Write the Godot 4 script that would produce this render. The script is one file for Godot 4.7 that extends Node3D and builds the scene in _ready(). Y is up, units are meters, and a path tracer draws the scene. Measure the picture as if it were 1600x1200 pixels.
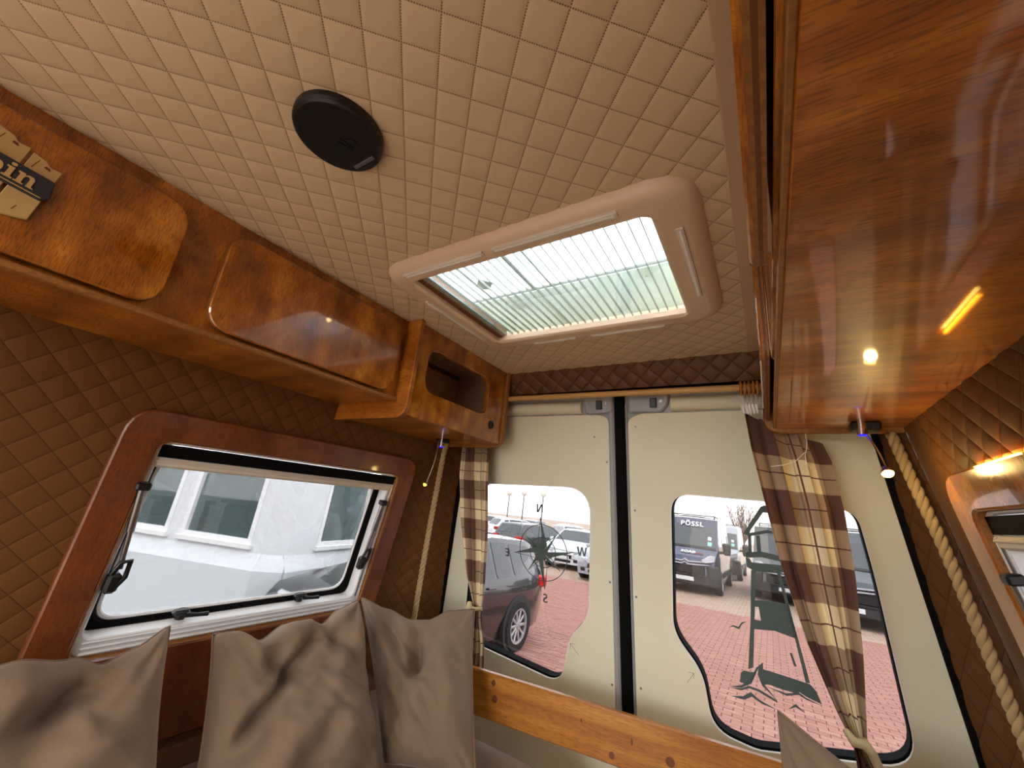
extends Node3D
# A camper van's rear interior. The camera is the origin; +X right across the van, +Y up, -Z to the rear doors. Metres.

const CEIL := 0.575
const FLOOR := -1.25
const GROUND := -1.85
const KD := 0.171          # rake of the rear doors
const DZ := -1.6418        # rear door plane at y = 0
const TILT := 0.028        # the car park falls away behind the van

var M := {}
var used := {}
var FL: Transform3D        # left wall: x to the rear, y up the wall, z inwards
var FR: Transform3D        # right wall: x to the front, y up the wall, z inwards
var FD: Transform3D        # rear doors: x right, y up, z inwards
var FC: Transform3D        # left cabinet faces
var FT: Transform3D        # ceiling, z down
var EX: Transform3D        # outdoors

func _ready() -> void:
	setup_camera_and_light()
	frames()
	materials()
	build_shell()
	build_doors()
	build_windows()
	build_cabinets()
	build_hatch()
	build_soft()
	build_small()
	build_outside()

# ------------------------------------------------------------------ camera, sky, exposure
func setup_camera_and_light() -> void:
	var cam := Camera3D.new()
	cam.name = "camera"
	cam.fov = rad_to_deg(2.0 * atan(600.0 / 620.0))
	cam.near = 0.02
	cam.far = 400.0
	cam.basis = Basis(Vector3(0.8479, 0.1006, -0.5208), Vector3(0.0679, 0.9533, 0.2946), Vector3(0.5262, -0.2852, 0.8012)).orthonormalized()
	add_child(cam)
	cam.current = true
	var e := Environment.new()
	var sky := Sky.new()
	var sm := ProceduralSkyMaterial.new()
	sm.sky_top_color = Color(0.93, 0.95, 0.98)
	sm.sky_horizon_color = Color(0.98, 0.95, 0.955)
	sm.ground_horizon_color = Color(0.98, 0.95, 0.955)
	sm.ground_curve = 0.2
	sm.ground_bottom_color = Color(0.45, 0.40, 0.39)
	sm.sky_energy_multiplier = 1.0
	sky.sky_material = sm
	e.background_mode = Environment.BG_SKY
	e.sky = sky
	e.background_energy_multiplier = 1.0
	e.tonemap_mode = Environment.TONE_MAPPER_LINEAR
	e.tonemap_exposure = 14.4
	e.sdfgi_enabled = true
	e.ssao_enabled = true
	e.ssil_enabled = true
	var we := WorldEnvironment.new()
	we.name = "world_environment"
	we.environment = e
	add_child(we)

func frames() -> void:
	var s := sqrt(1.04)
	FL = Transform3D(Basis(Vector3(0, 0, -1), Vector3(0.2, 1, 0) / s, Vector3(1, -0.2, 0) / s), Vector3(-1.3868, 0, 0))
	FR = Transform3D(Basis(Vector3(0, 0, 1), Vector3(-0.2, 1, 0) / s, Vector3(-1, -0.2, 0) / s), Vector3(0.3868, 0, 0))
	var d := sqrt(1 + KD * KD)
	FD = Transform3D(Basis(Vector3(1, 0, 0), Vector3(0, 1, KD) / d, Vector3(0, -KD, 1) / d), Vector3(0, 0, DZ))
	FC = Transform3D(Basis(Vector3(0, 0, -1), Vector3(0, 1, 0), Vector3(1, 0, 0)), Vector3.ZERO)
	FT = Transform3D(Basis(Vector3(1, 0, 0), Vector3(0, 0, 1), Vector3(0, -1, 0)), Vector3(0, CEIL, 0))
	var k := sqrt(1 + TILT * TILT)
	EX = Transform3D(Basis(Vector3(1, 0, 0), Vector3(0, 1, -TILT) / k, Vector3(0, TILT, 1) / k), Vector3.ZERO)

func door_z(y: float) -> float:
	return DZ + KD * y

# ------------------------------------------------------------------ object helpers
func numbered(called: String) -> String:
	if not used.has(called):
		used[called] = 0
		return called
	used[called] += 1
	return "%s_%03d" % [called, used[called]]

func metas(o: Node3D, label: String, category: String, group := "", kind := "") -> void:
	if label:
		o.set_meta("label", label)
	if category:
		o.set_meta("category", category)
	if group:
		o.set_meta("group", group)
	if kind:
		o.set_meta("kind", kind)

func thing(called: String, label: String, category: String, base := Vector3.ZERO, group := "", kind := "") -> Node3D:
	var o := Node3D.new()
	o.name = numbered(called)
	add_child(o)
	o.position = base
	metas(o, label, category, group, kind)
	return o

# a mesh whose vertices are in world coordinates, put under a thing (or under a part of it)
func part(called: String, st: SurfaceTool, m: Material, parent: Node3D, local := false) -> MeshInstance3D:
	var o := MeshInstance3D.new()
	o.name = called
	st.generate_normals()
	o.mesh = st.commit()
	o.material_override = null
	if o.mesh.get_surface_count():
		o.set_surface_override_material(0, m)
	o.cast_shadow = GeometryInstance3D.SHADOW_CASTING_SETTING_ON
	parent.add_child(o, true)
	if not local:
		if parent is MeshInstance3D:
			o.position = Vector3.ZERO
		else:
			o.position = -parent.position
	return o

func mesh_part(called: String, mesh: Mesh, m: Material, parent: Node3D, t: Transform3D) -> MeshInstance3D:
	var o := MeshInstance3D.new()
	o.name = called
	o.mesh = mesh
	o.set_surface_override_material(0, m)
	parent.add_child(o, true)
	if parent is MeshInstance3D:
		o.transform = t
	else:
		o.transform = Transform3D(Basis(), -parent.position) * t
	return o

func new_st() -> SurfaceTool:
	var st := SurfaceTool.new()
	st.begin(Mesh.PRIMITIVE_TRIANGLES)
	st.set_smooth_group(-1)
	return st

# ------------------------------------------------------------------ shape helpers (corners run counter-clockwise seen from outside)
func tri(st: SurfaceTool, a: Vector3, b: Vector3, c: Vector3) -> void:
	st.add_vertex(a)
	st.add_vertex(c)
	st.add_vertex(b)

func quad(st: SurfaceTool, a: Vector3, b: Vector3, c: Vector3, d: Vector3) -> void:
	tri(st, a, b, c)
	tri(st, a, c, d)

func quad_uv(st: SurfaceTool, p: Array, uv: Array) -> void:
	for k in [0, 2, 1, 0, 3, 2]:
		st.set_uv(uv[k])
		st.add_vertex(p[k])

# a box with chamfered edges, in the frame t
func box(st: SurfaceTool, t: Transform3D, lo: Vector3, hi: Vector3, b := 0.0) -> void:
	var c := (lo + hi) * 0.5
	var h := (hi - lo) * 0.5
	b = minf(b, minf(h.x, minf(h.y, h.z)) * 0.9)
	st.set_smooth_group(-1)
	for ax in 3:
		var u := (ax + 1) % 3
		var v := (ax + 2) % 3
		for s in [-1.0, 1.0]:
			var n := Vector3.ZERO
			n[ax] = s
			var q := []
			for k in [[-1, -1], [1, -1], [1, 1], [-1, 1]]:
				var p := Vector3.ZERO
				p[ax] = s * h[ax]
				p[u] = k[0] * (h[u] - b)
				p[v] = k[1] * (h[v] - b)
				q.append(t * (c + p))
			if s > 0:
				quad(st, q[0], q[1], q[2], q[3])
			else:
				quad(st, q[3], q[2], q[1], q[0])
	if b <= 0.0:
		return
	for ax in 3:
		var u := (ax + 1) % 3
		var v := (ax + 2) % 3
		for su in [-1.0, 1.0]:
			for sv in [-1.0, 1.0]:
				var q := []
				for k in [[-1, 0], [1, 0], [1, 1], [-1, 1]]:
					var p := Vector3.ZERO
					p[ax] = k[0] * (h[ax] - b)
					p[u] = su * (h[u] - (b if k[1] == 1 else 0.0))
					p[v] = sv * (h[v] - (b if k[1] == 0 else 0.0))
					q.append(t * (c + p))
				if su * sv > 0:
					quad(st, q[3], q[2], q[1], q[0])
				else:
					quad(st, q[0], q[1], q[2], q[3])
	for sx in [-1.0, 1.0]:
		for sy in [-1.0, 1.0]:
			for sz in [-1.0, 1.0]:
				var p0: Vector3 = t * (c + Vector3(sx * h.x, sy * (h.y - b), sz * (h.z - b)))
				var p1: Vector3 = t * (c + Vector3(sx * (h.x - b), sy * h.y, sz * (h.z - b)))
				var p2: Vector3 = t * (c + Vector3(sx * (h.x - b), sy * (h.y - b), sz * h.z))
				if sx * sy * sz > 0:
					tri(st, p0, p1, p2)
				else:
					tri(st, p0, p2, p1)

func rect(x0: float, y0: float, x1: float, y1: float, r := 0.0, n := 6) -> PackedVector2Array:
	return fillet([Vector2(x0, y0), Vector2(x1, y0), Vector2(x1, y1), Vector2(x0, y1)], r, n)

# a polygon with rounded corners; r is a number or one number for each corner
func fillet(pts: Array, r, n := 6) -> PackedVector2Array:
	var out := PackedVector2Array()
	for i in pts.size():
		var p: Vector2 = pts[i]
		var a: Vector2 = pts[(i + pts.size() - 1) % pts.size()]
		var b: Vector2 = pts[(i + 1) % pts.size()]
		var ri: float = r[i] if r is Array else r
		if ri <= 0.0:
			out.append(p)
			continue
		var da := (a - p).normalized()
		var db := (b - p).normalized()
		var d := minf(ri, minf(p.distance_to(a), p.distance_to(b)) * 0.49)
		for k in n + 1:
			var t := float(k) / n
			var q0 := p + da * d * (1.0 - t)
			var q1 := p + db * d * t
			out.append(q0.lerp(q1, t))
	if Geometry2D.is_polygon_clockwise(out):
		out.reverse()
	return out

func inset(poly: PackedVector2Array, d: float) -> PackedVector2Array:
	var out := PackedVector2Array()
	var n := poly.size()
	for i in n:
		var e0 := (poly[i] - poly[(i + n - 1) % n]).normalized()
		var e1 := (poly[(i + 1) % n] - poly[i]).normalized()
		var m := Vector2(-e0.y - e1.y, e0.x + e1.x).normalized()
		var c := maxf(0.4, m.dot(Vector2(-e1.y, e1.x)))
		out.append(poly[i] + m * d / c)
	return out

func p3(t: Transform3D, p: Vector2, z: float) -> Vector3:
	return t * Vector3(p.x, p.y, z)

func wall_strip(st: SurfaceTool, t: Transform3D, a: PackedVector2Array, za: float, b: PackedVector2Array, zb: float, flip := false) -> void:
	var n := a.size()
	for i in n:
		var j := (i + 1) % n
		if flip:
			quad(st, p3(t, a[j], za), p3(t, a[i], za), p3(t, b[i], zb), p3(t, b[j], zb))
		else:
			quad(st, p3(t, a[i], za), p3(t, a[j], za), p3(t, b[j], zb), p3(t, b[i], zb))

# a flat piece of outline poly from z0 (back) to z1 (front), its front edge chamfered
func prism(st: SurfaceTool, t: Transform3D, poly: PackedVector2Array, z0: float, z1: float, b := 0.0) -> void:
	var p := poly
	if Geometry2D.is_polygon_clockwise(p):
		p = p.duplicate()
		p.reverse()
	var top := inset(p, b) if b > 0.0 else p
	st.set_smooth_group(-1)
	var idx := Geometry2D.triangulate_polygon(top)
	for k in range(0, idx.size(), 3):
		tri(st, p3(t, top[idx[k]], z1), p3(t, top[idx[k + 1]], z1), p3(t, top[idx[k + 2]], z1))
	idx = Geometry2D.triangulate_polygon(p)
	for k in range(0, idx.size(), 3):
		tri(st, p3(t, p[idx[k]], z0), p3(t, p[idx[k + 2]], z0), p3(t, p[idx[k + 1]], z0))
	wall_strip(st, t, p, z0, p, z1 - b)
	if b > 0.0:
		wall_strip(st, t, p, z1 - b, top, z1)

# where a ray from c in direction d leaves the outline
func ray_hit(poly: PackedVector2Array, c: Vector2, d: Vector2) -> Vector2:
	var best := 0.0
	for i in poly.size():
		var a := poly[i] - c
		var e := poly[(i + 1) % poly.size()] - poly[i]
		var den := d.cross(e)
		if absf(den) < 1e-9:
			continue
		var s := a.cross(e) / den
		var w := a.cross(d) / den
		if s > best and w >= -1e-5 and w <= 1.00001:
			best = s
	return c + d * best

# two outlines cut at the same angles round c
func matched(outer: PackedVector2Array, inner: PackedVector2Array, c: Vector2) -> Array:
	var angs := []
	for p in outer:
		angs.append((p - c).angle())
	for p in inner:
		angs.append((p - c).angle())
	angs.sort()
	var a := PackedVector2Array()
	var b := PackedVector2Array()
	var last := -99.0
	for g in angs:
		if g - last < 1e-4:
			continue
		last = g
		var d := Vector2.from_angle(g)
		a.append(ray_hit(outer, c, d))
		b.append(ray_hit(inner, c, d))
	return [a, b]

# a flat piece with a hole
func ring(st: SurfaceTool, t: Transform3D, outer: PackedVector2Array, inner: PackedVector2Array, c: Vector2, z0: float, z1: float, b := 0.0) -> void:
	st.set_smooth_group(-1)
	var m := matched(outer, inner, c)
	var o: PackedVector2Array = m[0]
	var i: PackedVector2Array = m[1]
	var ot := inset(o, b) if b > 0.0 else o
	var it := inset(i, -b) if b > 0.0 else i
	wall_strip(st, t, ot, z1, it, z1)
	wall_strip(st, t, o, z0, i, z0, true)
	wall_strip(st, t, o, z0, o, z1 - b)
	wall_strip(st, t, i, z0, i, z1 - b, true)
	if b > 0.0:
		wall_strip(st, t, o, z1 - b, ot, z1)
		wall_strip(st, t, i, z1 - b, it, z1, true)

# a round bar along pts; r is a number or one number for each point
func tube(st: SurfaceTool, pts: PackedVector3Array, r, seg := 10, caps := true, group := 1) -> void:
	st.set_smooth_group(group)
	var rings := []
	var up := Vector3.ZERO
	for i in pts.size():
		var d := (pts[mini(i + 1, pts.size() - 1)] - pts[maxi(i - 1, 0)]).normalized()
		if up == Vector3.ZERO:
			up = d.cross(Vector3(0.31, 0.2, 0.93)).normalized()
		up = (up - d * up.dot(d)).normalized()
		var side := d.cross(up)
		var ri: float = r[i] if r is Array else r
		var a := PackedVector3Array()
		for k in seg:
			var g := TAU * k / seg
			a.append(pts[i] + (up * cos(g) + side * sin(g)) * ri)
		rings.append(a)
	for i in pts.size() - 1:
		for k in seg:
			var k2 := (k + 1) % seg
			quad(st, rings[i][k], rings[i][k2], rings[i + 1][k2], rings[i + 1][k])
	if caps:
		st.set_smooth_group(-1)
		for k in range(1, seg - 1):
			tri(st, rings[0][0], rings[0][k + 1], rings[0][k])
			var e := rings.size() - 1
			tri(st, rings[e][0], rings[e][k], rings[e][k + 1])

# a profile of (radius, height) turned round the y axis of t
func lathe(st: SurfaceTool, t: Transform3D, prof: Array, seg := 24, group := 1) -> void:
	for i in prof.size() - 1:
		st.set_smooth_group(group + i if group >= 0 else -1)
		var a: Vector2 = prof[i]
		var b: Vector2 = prof[i + 1]
		for k in seg:
			var g := TAU * k / seg
			var g2 := TAU * (k + 1) / seg
			var d := Vector3(cos(g), 0, sin(g))
			var d2 := Vector3(cos(g2), 0, sin(g2))
			var q0 := t * (d * a.x + Vector3(0, a.y, 0))
			var q1 := t * (d * b.x + Vector3(0, b.y, 0))
			var q2 := t * (d2 * b.x + Vector3(0, b.y, 0))
			var q3 := t * (d2 * a.x + Vector3(0, a.y, 0))
			if a.x > 1e-5:
				tri(st, q0, q1, q3)
			if b.x > 1e-5:
				tri(st, q1, q2, q3)

# a skin through rows of points
func skin(st: SurfaceTool, rows: Array, closed := false, group := 1, flip := false) -> void:
	st.set_smooth_group(group)
	for i in rows.size() - 1:
		var a: PackedVector3Array = rows[i]
		var b: PackedVector3Array = rows[i + 1]
		var n := a.size()
		for k in (n if closed else n - 1):
			var j := (k + 1) % n
			if flip:
				quad(st, a[k], b[k], b[j], a[j])
			else:
				quad(st, a[k], a[j], b[j], b[k])

# quilted cover: pillows between two sets of seams at 45 degrees, cut to the convex outline region, with an open rectangle
func quilt(st: SurfaceTool, t: Transform3D, region: PackedVector2Array, pitch: float, offs: Vector2, deep: float, hole := Rect2(), coarse_from := 99.0, coarse_axis := 1) -> void:
	var lo := Vector2(INF, INF)
	var hi := -lo
	var r := region
	if Geometry2D.is_polygon_clockwise(r):
		r = r.duplicate()
		r.reverse()
	for p in r:
		var q := Vector2((p.x + p.y) * 0.70710678, (p.x - p.y) * 0.70710678)
		lo = lo.min(q)
		hi = hi.max(q)
	var fine := [0.0, 0.05, 0.16, 0.36, 0.64, 0.84, 0.95, 1.0]
	var rough := [0.0, 0.15, 0.85, 1.0]
	for i in range(floori((lo.x - offs.x) / pitch), ceili((hi.x - offs.x) / pitch)):
		for j in range(floori((lo.y - offs.y) / pitch), ceili((hi.y - offs.y) / pitch)):
			var mid := lattice(i + 0.5, j + 0.5, pitch, offs)
			var reach := pitch * 0.72
			var inside := true
			var out := false
			for k in r.size():
				var e := (r[(k + 1) % r.size()] - r[k]).normalized()
				var d := e.cross(mid - r[k])
				if d < -reach:
					out = true
				if d < reach:
					inside = false
			if out or (hole.size.x > 0 and hole.grow(-reach).has_point(mid)):
				continue
			st.set_smooth_group(1 + (i & 1) * 2 + (j & 1))
			var far: float = mid[coarse_axis]
			var cuts: Array = rough if far > coarse_from else fine
			for a in cuts.size() - 1:
				for b in cuts.size() - 1:
					var uv := [Vector2(cuts[a], cuts[b]), Vector2(cuts[a], cuts[b + 1]), Vector2(cuts[a + 1], cuts[b + 1]), Vector2(cuts[a + 1], cuts[b])]
					var p := []
					for w in uv:
						p.append(lattice(i + w.x, j + w.y, pitch, offs))
					if hole.size.x > 0 and hole.has_point((p[0] + p[2]) * 0.5):
						continue
					if not inside:
						var cutp := clip_convex(p, uv, r)
						p = cutp[0]
						uv = cutp[1]
						if p.size() < 3:
							continue
					for k in range(1, p.size() - 1):
						for w in [0, k + 1, k]:
							st.set_uv(uv[w])
							st.add_vertex(t * Vector3(p[w].x, p[w].y, pillow(uv[w]) * deep))

func lattice(a: float, b: float, pitch: float, offs: Vector2) -> Vector2:
	var p := a * pitch + offs.x
	var q := b * pitch + offs.y
	return Vector2((p + q) * 0.70710678, (p - q) * 0.70710678)

func pillow(uv: Vector2) -> float:
	var a := 1.0 - pow(absf(2.0 * uv.x - 1.0), 2.6)
	var b := 1.0 - pow(absf(2.0 * uv.y - 1.0), 2.6)
	return pow(maxf(a * b, 0.0), 0.6)

func clip_convex(p: Array, uv: Array, r: PackedVector2Array) -> Array:
	for k in r.size():
		var o := r[k]
		var e := (r[(k + 1) % r.size()] - o).normalized()
		var q := []
		var w := []
		for i in p.size():
			var j := (i + 1) % p.size()
			var da: float = e.cross(p[i] - o)
			var db: float = e.cross(p[j] - o)
			if da >= 0.0:
				q.append(p[i])
				w.append(uv[i])
			if (da >= 0.0) != (db >= 0.0):
				var s := da / (da - db)
				q.append(p[i].lerp(p[j], s))
				w.append(uv[i].lerp(uv[j], s))
		p = q
		uv = w
		if p.size() < 3:
			break
	return [p, uv]

func text_mesh(words: String, size: float, depth: float, bold := false, serif := false) -> TextMesh:
	var f := SystemFont.new()
	f.font_names = PackedStringArray(["Droid Serif" if serif else "Droid Sans"])
	f.font_weight = 700 if bold else 400
	var t := TextMesh.new()
	t.font = f
	t.text = words
	t.font_size = 64
	t.pixel_size = size / 46.0
	t.depth = depth
	return t

# ------------------------------------------------------------------ materials
func noise_bytes(sd: int, w: int, h: int, freq: float, size: Vector2i, octaves := 3) -> PackedByteArray:
	var n := FastNoiseLite.new()
	n.seed = sd
	n.noise_type = FastNoiseLite.TYPE_SIMPLEX_SMOOTH
	n.frequency = freq
	n.fractal_octaves = octaves
	var im := n.get_seamless_image(w, h)
	im.convert(Image.FORMAT_L8)
	im.resize(size.x, size.y, Image.INTERPOLATE_CUBIC)
	return im.get_data()

# streaked timber: fine pores along v, broad ribbons across u
func wood_image(sd: int, dark: Color, mid: Color, light: Color, turn: bool, mottle := 0.35) -> ImageTexture:
	var n := 512
	var sz := Vector2i(n, n)
	var pores := noise_bytes(sd, 512, 40, 0.55, sz, 1)
	var streak := noise_bytes(sd + 1, 256, 10, 0.06, sz, 3)
	var band := noise_bytes(sd + 2, 64, 6, 0.07, sz, 2)
	var fig := noise_bytes(sd + 3, 48, 40, 0.10, sz, 3)
	var bytes := PackedByteArray()
	bytes.resize(n * n * 3)
	for i in n * n:
		var y := i / n
		var x := i % n
		var src := i
		if turn:
			src = x * n + y
		var v := 0.16 * streak[src] / 255.0 + 0.34 * band[src] / 255.0 + mottle * fig[src] / 255.0
		v = clampf((v / (0.50 + mottle) - 0.22) / 0.56, 0.0, 1.0)
		var c := dark.lerp(mid, v * 2.0) if v < 0.5 else mid.lerp(light, v * 2.0 - 1.0)
		var p := 1.0 - 0.24 * smoothstep(0.50, 0.80, pores[src] / 255.0)
		bytes[i * 3] = int(clampf(c.r * p, 0, 1) * 255)
		bytes[i * 3 + 1] = int(clampf(c.g * p, 0, 1) * 255)
		bytes[i * 3 + 2] = int(clampf(c.b * p, 0, 1) * 255)
	return ImageTexture.create_from_image(Image.create_from_data(n, n, false, Image.FORMAT_RGB8, bytes))

func ply_image() -> ImageTexture:
	var im := Image.create(64, 64, false, Image.FORMAT_RGB8)
	for y in 64:
		for x in 64:
			var k := int(x / 9.15)
			im.set_pixel(x, y, Color(0.74, 0.52, 0.28) if k % 2 == 0 else Color(0.45, 0.26, 0.12))
	return ImageTexture.create_from_image(im)

func stitch_image(base: Color, seam: Color, n := 160, dots := 15) -> ImageTexture:
	var im := Image.create(n, n, false, Image.FORMAT_RGB8)
	var step := float(n) / dots
	for y in n:
		for x in n:
			var dx := minf(x + 0.5, n - x - 0.5)
			var dy := minf(y + 0.5, n - y - 0.5)
			var k := 0.0
			for w in [[dx, float(y)], [dy, float(x)]]:
				var along := absf(fposmod(w[1] + step * 0.5, step) - step * 0.5)
				if w[0] < 2.6:
					k = maxf(k, 0.14)
				if Vector2(w[0], along).length() < 3.0:
					k = 1.0
			im.set_pixel(x, y, base.lerp(seam, k))
	return ImageTexture.create_from_image(im)

# woven checks, one repeat: dark brown, taupe and cream bands with pin stripes
func plaid_image() -> ImageTexture:
	var n := 256
	var im := Image.create(n, n, false, Image.FORMAT_RGB8)
	var cream := Color(0.90, 0.84, 0.68)
	var taupe := Color(0.635, 0.545, 0.44)
	var brown := Color(0.37, 0.25, 0.20)
	for y in n:
		for x in n:
			var u := float(x) / n
			var v := float(y) / n
			var c := cream
			if u < 0.5 and v < 0.5:
				c = brown
			elif u < 0.5 or v < 0.5:
				c = taupe
			# woven pin stripes
			if absf(u - 0.75) < 0.010 or absf(v - 0.75) < 0.010 or absf(u - 0.25) < 0.010 or absf(v - 0.25) < 0.010:
				c = brown
			var weave := 0.94 + 0.06 * float((x + y) % 2)
			im.set_pixel(x, y, Color(c.r * weave, c.g * weave, c.b * weave))
	return ImageTexture.create_from_image(im)

func grain(freq: float, lo: Color, hi: Color, sd := 5, size := 256, octaves := 4) -> NoiseTexture2D:
	var n := FastNoiseLite.new()
	n.seed = sd
	n.frequency = freq
	n.fractal_octaves = octaves
	var g := Gradient.new()
	g.set_color(0, lo)
	g.set_color(1, hi)
	var t := NoiseTexture2D.new()
	t.noise = n
	t.width = size
	t.height = size
	t.seamless = true
	t.color_ramp = g
	return t

func mat(called: String, c: Color, rough: float, metal := 0.0) -> StandardMaterial3D:
	var m := StandardMaterial3D.new()
	m.resource_name = called
	m.albedo_color = c
	m.roughness = rough
	m.metallic = metal
	M[called] = m
	return m

func triplanar(m: StandardMaterial3D, tex: Texture2D, scale: Vector3) -> StandardMaterial3D:
	m.albedo_texture = tex
	m.uv1_triplanar = true
	m.uv1_world_triplanar = true
	m.uv1_triplanar_sharpness = 12.0
	m.uv1_scale = scale
	return m

func relief(m: StandardMaterial3D, tex: Texture2D, cm: float) -> void:
	m.heightmap_enabled = true
	m.heightmap_texture = tex
	m.heightmap_scale = cm

func detail_grain(m: StandardMaterial3D, tex: Texture2D, scale: float) -> void:
	m.detail_enabled = true
	m.detail_blend_mode = BaseMaterial3D.BLEND_MODE_MUL
	m.detail_uv_layer = BaseMaterial3D.DETAIL_UV_2
	m.detail_albedo = tex
	m.uv2_triplanar = true
	m.uv2_world_triplanar = true
	m.uv2_scale = Vector3.ONE * scale

func lacquer(m: StandardMaterial3D, coat := 1.0, cr := 0.04) -> void:
	m.clearcoat_enabled = true
	m.clearcoat = coat
	m.clearcoat_roughness = cr

func glass(called: String, c: Color) -> StandardMaterial3D:
	var m := mat(called, c, 0.0)
	m.transparency = BaseMaterial3D.TRANSPARENCY_ALPHA
	return m

func glow(called: String, c: Color, e: float) -> StandardMaterial3D:
	var m := mat(called, c, 0.4)
	m.emission_enabled = true
	m.emission = c
	m.emission_energy_multiplier = e
	return m

func materials() -> void:
	var fine := grain(0.35, Color(0.86, 0.86, 0.86), Color(1, 1, 1), 11)
	var soft := grain(0.02, Color(0.90, 0.90, 0.90), Color(1, 1, 1), 12)
	# timber
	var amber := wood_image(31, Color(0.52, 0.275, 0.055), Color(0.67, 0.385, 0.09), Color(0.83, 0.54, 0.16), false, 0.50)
	var amber_x := wood_image(41, Color(0.52, 0.275, 0.055), Color(0.67, 0.385, 0.09), Color(0.83, 0.54, 0.16), true, 0.25)
	var red := wood_image(51, Color(0.36, 0.165, 0.045), Color(0.435, 0.21, 0.06), Color(0.50, 0.255, 0.08), false, 0.25)
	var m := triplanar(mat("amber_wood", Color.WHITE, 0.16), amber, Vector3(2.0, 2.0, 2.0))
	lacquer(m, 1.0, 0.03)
	m = triplanar(mat("amber_wood_cross", Color.WHITE, 0.42), amber_x, Vector3(1.6, 1.6, 1.6))
	lacquer(m, 1.0, 0.05)
	m = triplanar(mat("red_wood", Color.WHITE, 0.42), red, Vector3(1.7, 1.7, 1.7))
	lacquer(m, 0.8, 0.12)
	relief(m, grain(0.08, Color.BLACK, Color.WHITE, 77), 0.01)
	m = triplanar(mat("side_wood", Color.WHITE, 0.42), amber_x, Vector3(1.3, 1.3, 1.3))
	lacquer(m, 0.7, 0.1)
	m = mat("ply_edge", Color(0.66, 0.44, 0.21), 0.5)
	triplanar(m, grain(0.05, Color(0.75, 0.75, 0.75), Color.WHITE, 8), Vector3(6, 6, 6))
	m = mat("ply_dark", Color(0.42, 0.24, 0.11), 0.5)
	m = mat("raw_ply", Color(0.78, 0.65, 0.51), 0.7)
	m = triplanar(mat("pine", Color.WHITE, 0.38), wood_image(61, Color(0.61, 0.355, 0.10), Color(0.695, 0.44, 0.14), Color(0.77, 0.53, 0.21), true, 0.12), Vector3(1.1, 2.4, 1.1))
	lacquer(m, 0.2, 0.2)
	mat("knot", Color(0.42, 0.22, 0.08), 0.5)
	mat("rod_wood", Color(0.80, 0.62, 0.36), 0.4)
	mat("ring_wood", Color(0.68, 0.42, 0.18), 0.4)
	# covers
	m = mat("ceiling_vinyl", Color.WHITE, 0.62)
	m.albedo_texture = stitch_image(Color(0.90, 0.80, 0.665), Color(0.44, 0.33, 0.24))
	detail_grain(m, fine, 14.0)
	m = mat("wall_vinyl", Color.WHITE, 0.6)
	m.metallic_specular = 0.3
	m.albedo_texture = stitch_image(Color(0.415, 0.265, 0.12), Color(0.19, 0.105, 0.04))
	detail_grain(m, fine, 14.0)
	m = mat("brown_vinyl", Color.WHITE, 0.5)
	m.albedo_texture = stitch_image(Color(0.43, 0.265, 0.12), Color(0.20, 0.11, 0.05))
	detail_grain(m, fine, 14.0)
	m = triplanar(mat("plain_vinyl", Color(0.42, 0.275, 0.14), 0.5), fine, Vector3(14, 14, 14))
	m = triplanar(mat("plain_beige", Color(0.84, 0.71, 0.59), 0.6), fine, Vector3(14, 14, 14))
	m = triplanar(mat("taupe_velvet", Color(0.545, 0.455, 0.36), 0.85), grain(0.30, Color(0.72, 0.72, 0.72), Color(1.0, 1.0, 1.0), 21), Vector3(9, 9, 9))
	m.rim_enabled = true
	m.rim = 0.5
	m.rim_tint = 0.6
	relief(m, grain(0.35, Color.BLACK, Color.WHITE, 22), 0.05)
	m = mat("plaid_cloth", Color.WHITE, 0.9)
	m.albedo_texture = plaid_image()
	m.backlight_enabled = true
	m.backlight = Color(0.22, 0.22, 0.22)
	mat("cream_cloth", Color(0.80, 0.74, 0.58), 0.9)
	mat("white_tape", Color(0.94, 0.93, 0.90), 0.9)
	m = triplanar(mat("rope_fibre", Color(0.72, 0.62, 0.44), 0.9), fine, Vector3(20, 20, 20))
	# panels, plastics, metal
	m = triplanar(mat("door_panel", Color(0.885, 0.87, 0.76), 0.55), grain(0.2, Color(0.96, 0.96, 0.96), Color.WHITE, 14), Vector3(8, 8, 8))
	relief(m, grain(0.3, Color.BLACK, Color.WHITE, 33), 0.01)
	mat("panel_edge", Color(0.90, 0.88, 0.84), 0.5)
	mat("grey_paint", Color(0.60, 0.60, 0.60), 0.35)
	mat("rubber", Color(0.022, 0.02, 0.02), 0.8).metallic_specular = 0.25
	mat("black_plastic", Color(0.05, 0.05, 0.055), 0.4)
	mat("white_plastic", Color(0.86, 0.86, 0.85), 0.35)
	mat("cream_plastic", Color(0.80, 0.755, 0.68), 0.4)
	mat("hatch_plastic", Color(0.87, 0.765, 0.655), 0.38)
	mat("strip_highlight", Color(0.96, 0.96, 0.95), 0.15)
	mat("speaker_cloth", Color(0.035, 0.03, 0.03), 0.8)
	mat("chrome", Color(0.82, 0.82, 0.83), 0.15, 1.0)
	mat("steel", Color(0.55, 0.55, 0.55), 0.35, 1.0)
	mat("pencil", Color(0.22, 0.21, 0.20), 0.9)
	mat("decal", Color(0.30, 0.355, 0.34), 0.6)
	mat("floor_vinyl", Color(0.76, 0.70, 0.60), 0.5)
	mat("shell_paint", Color(0.55, 0.53, 0.50), 0.5)
	mat("sign_pale", Color(0.76, 0.64, 0.42), 0.8)
	mat("sign_blue", Color(0.16, 0.17, 0.20), 0.7)
	# glass
	glass("window_glass", Color(0.03, 0.035, 0.035, 0.575))  # grey tint deepened to hold down the brightness outside
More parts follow.
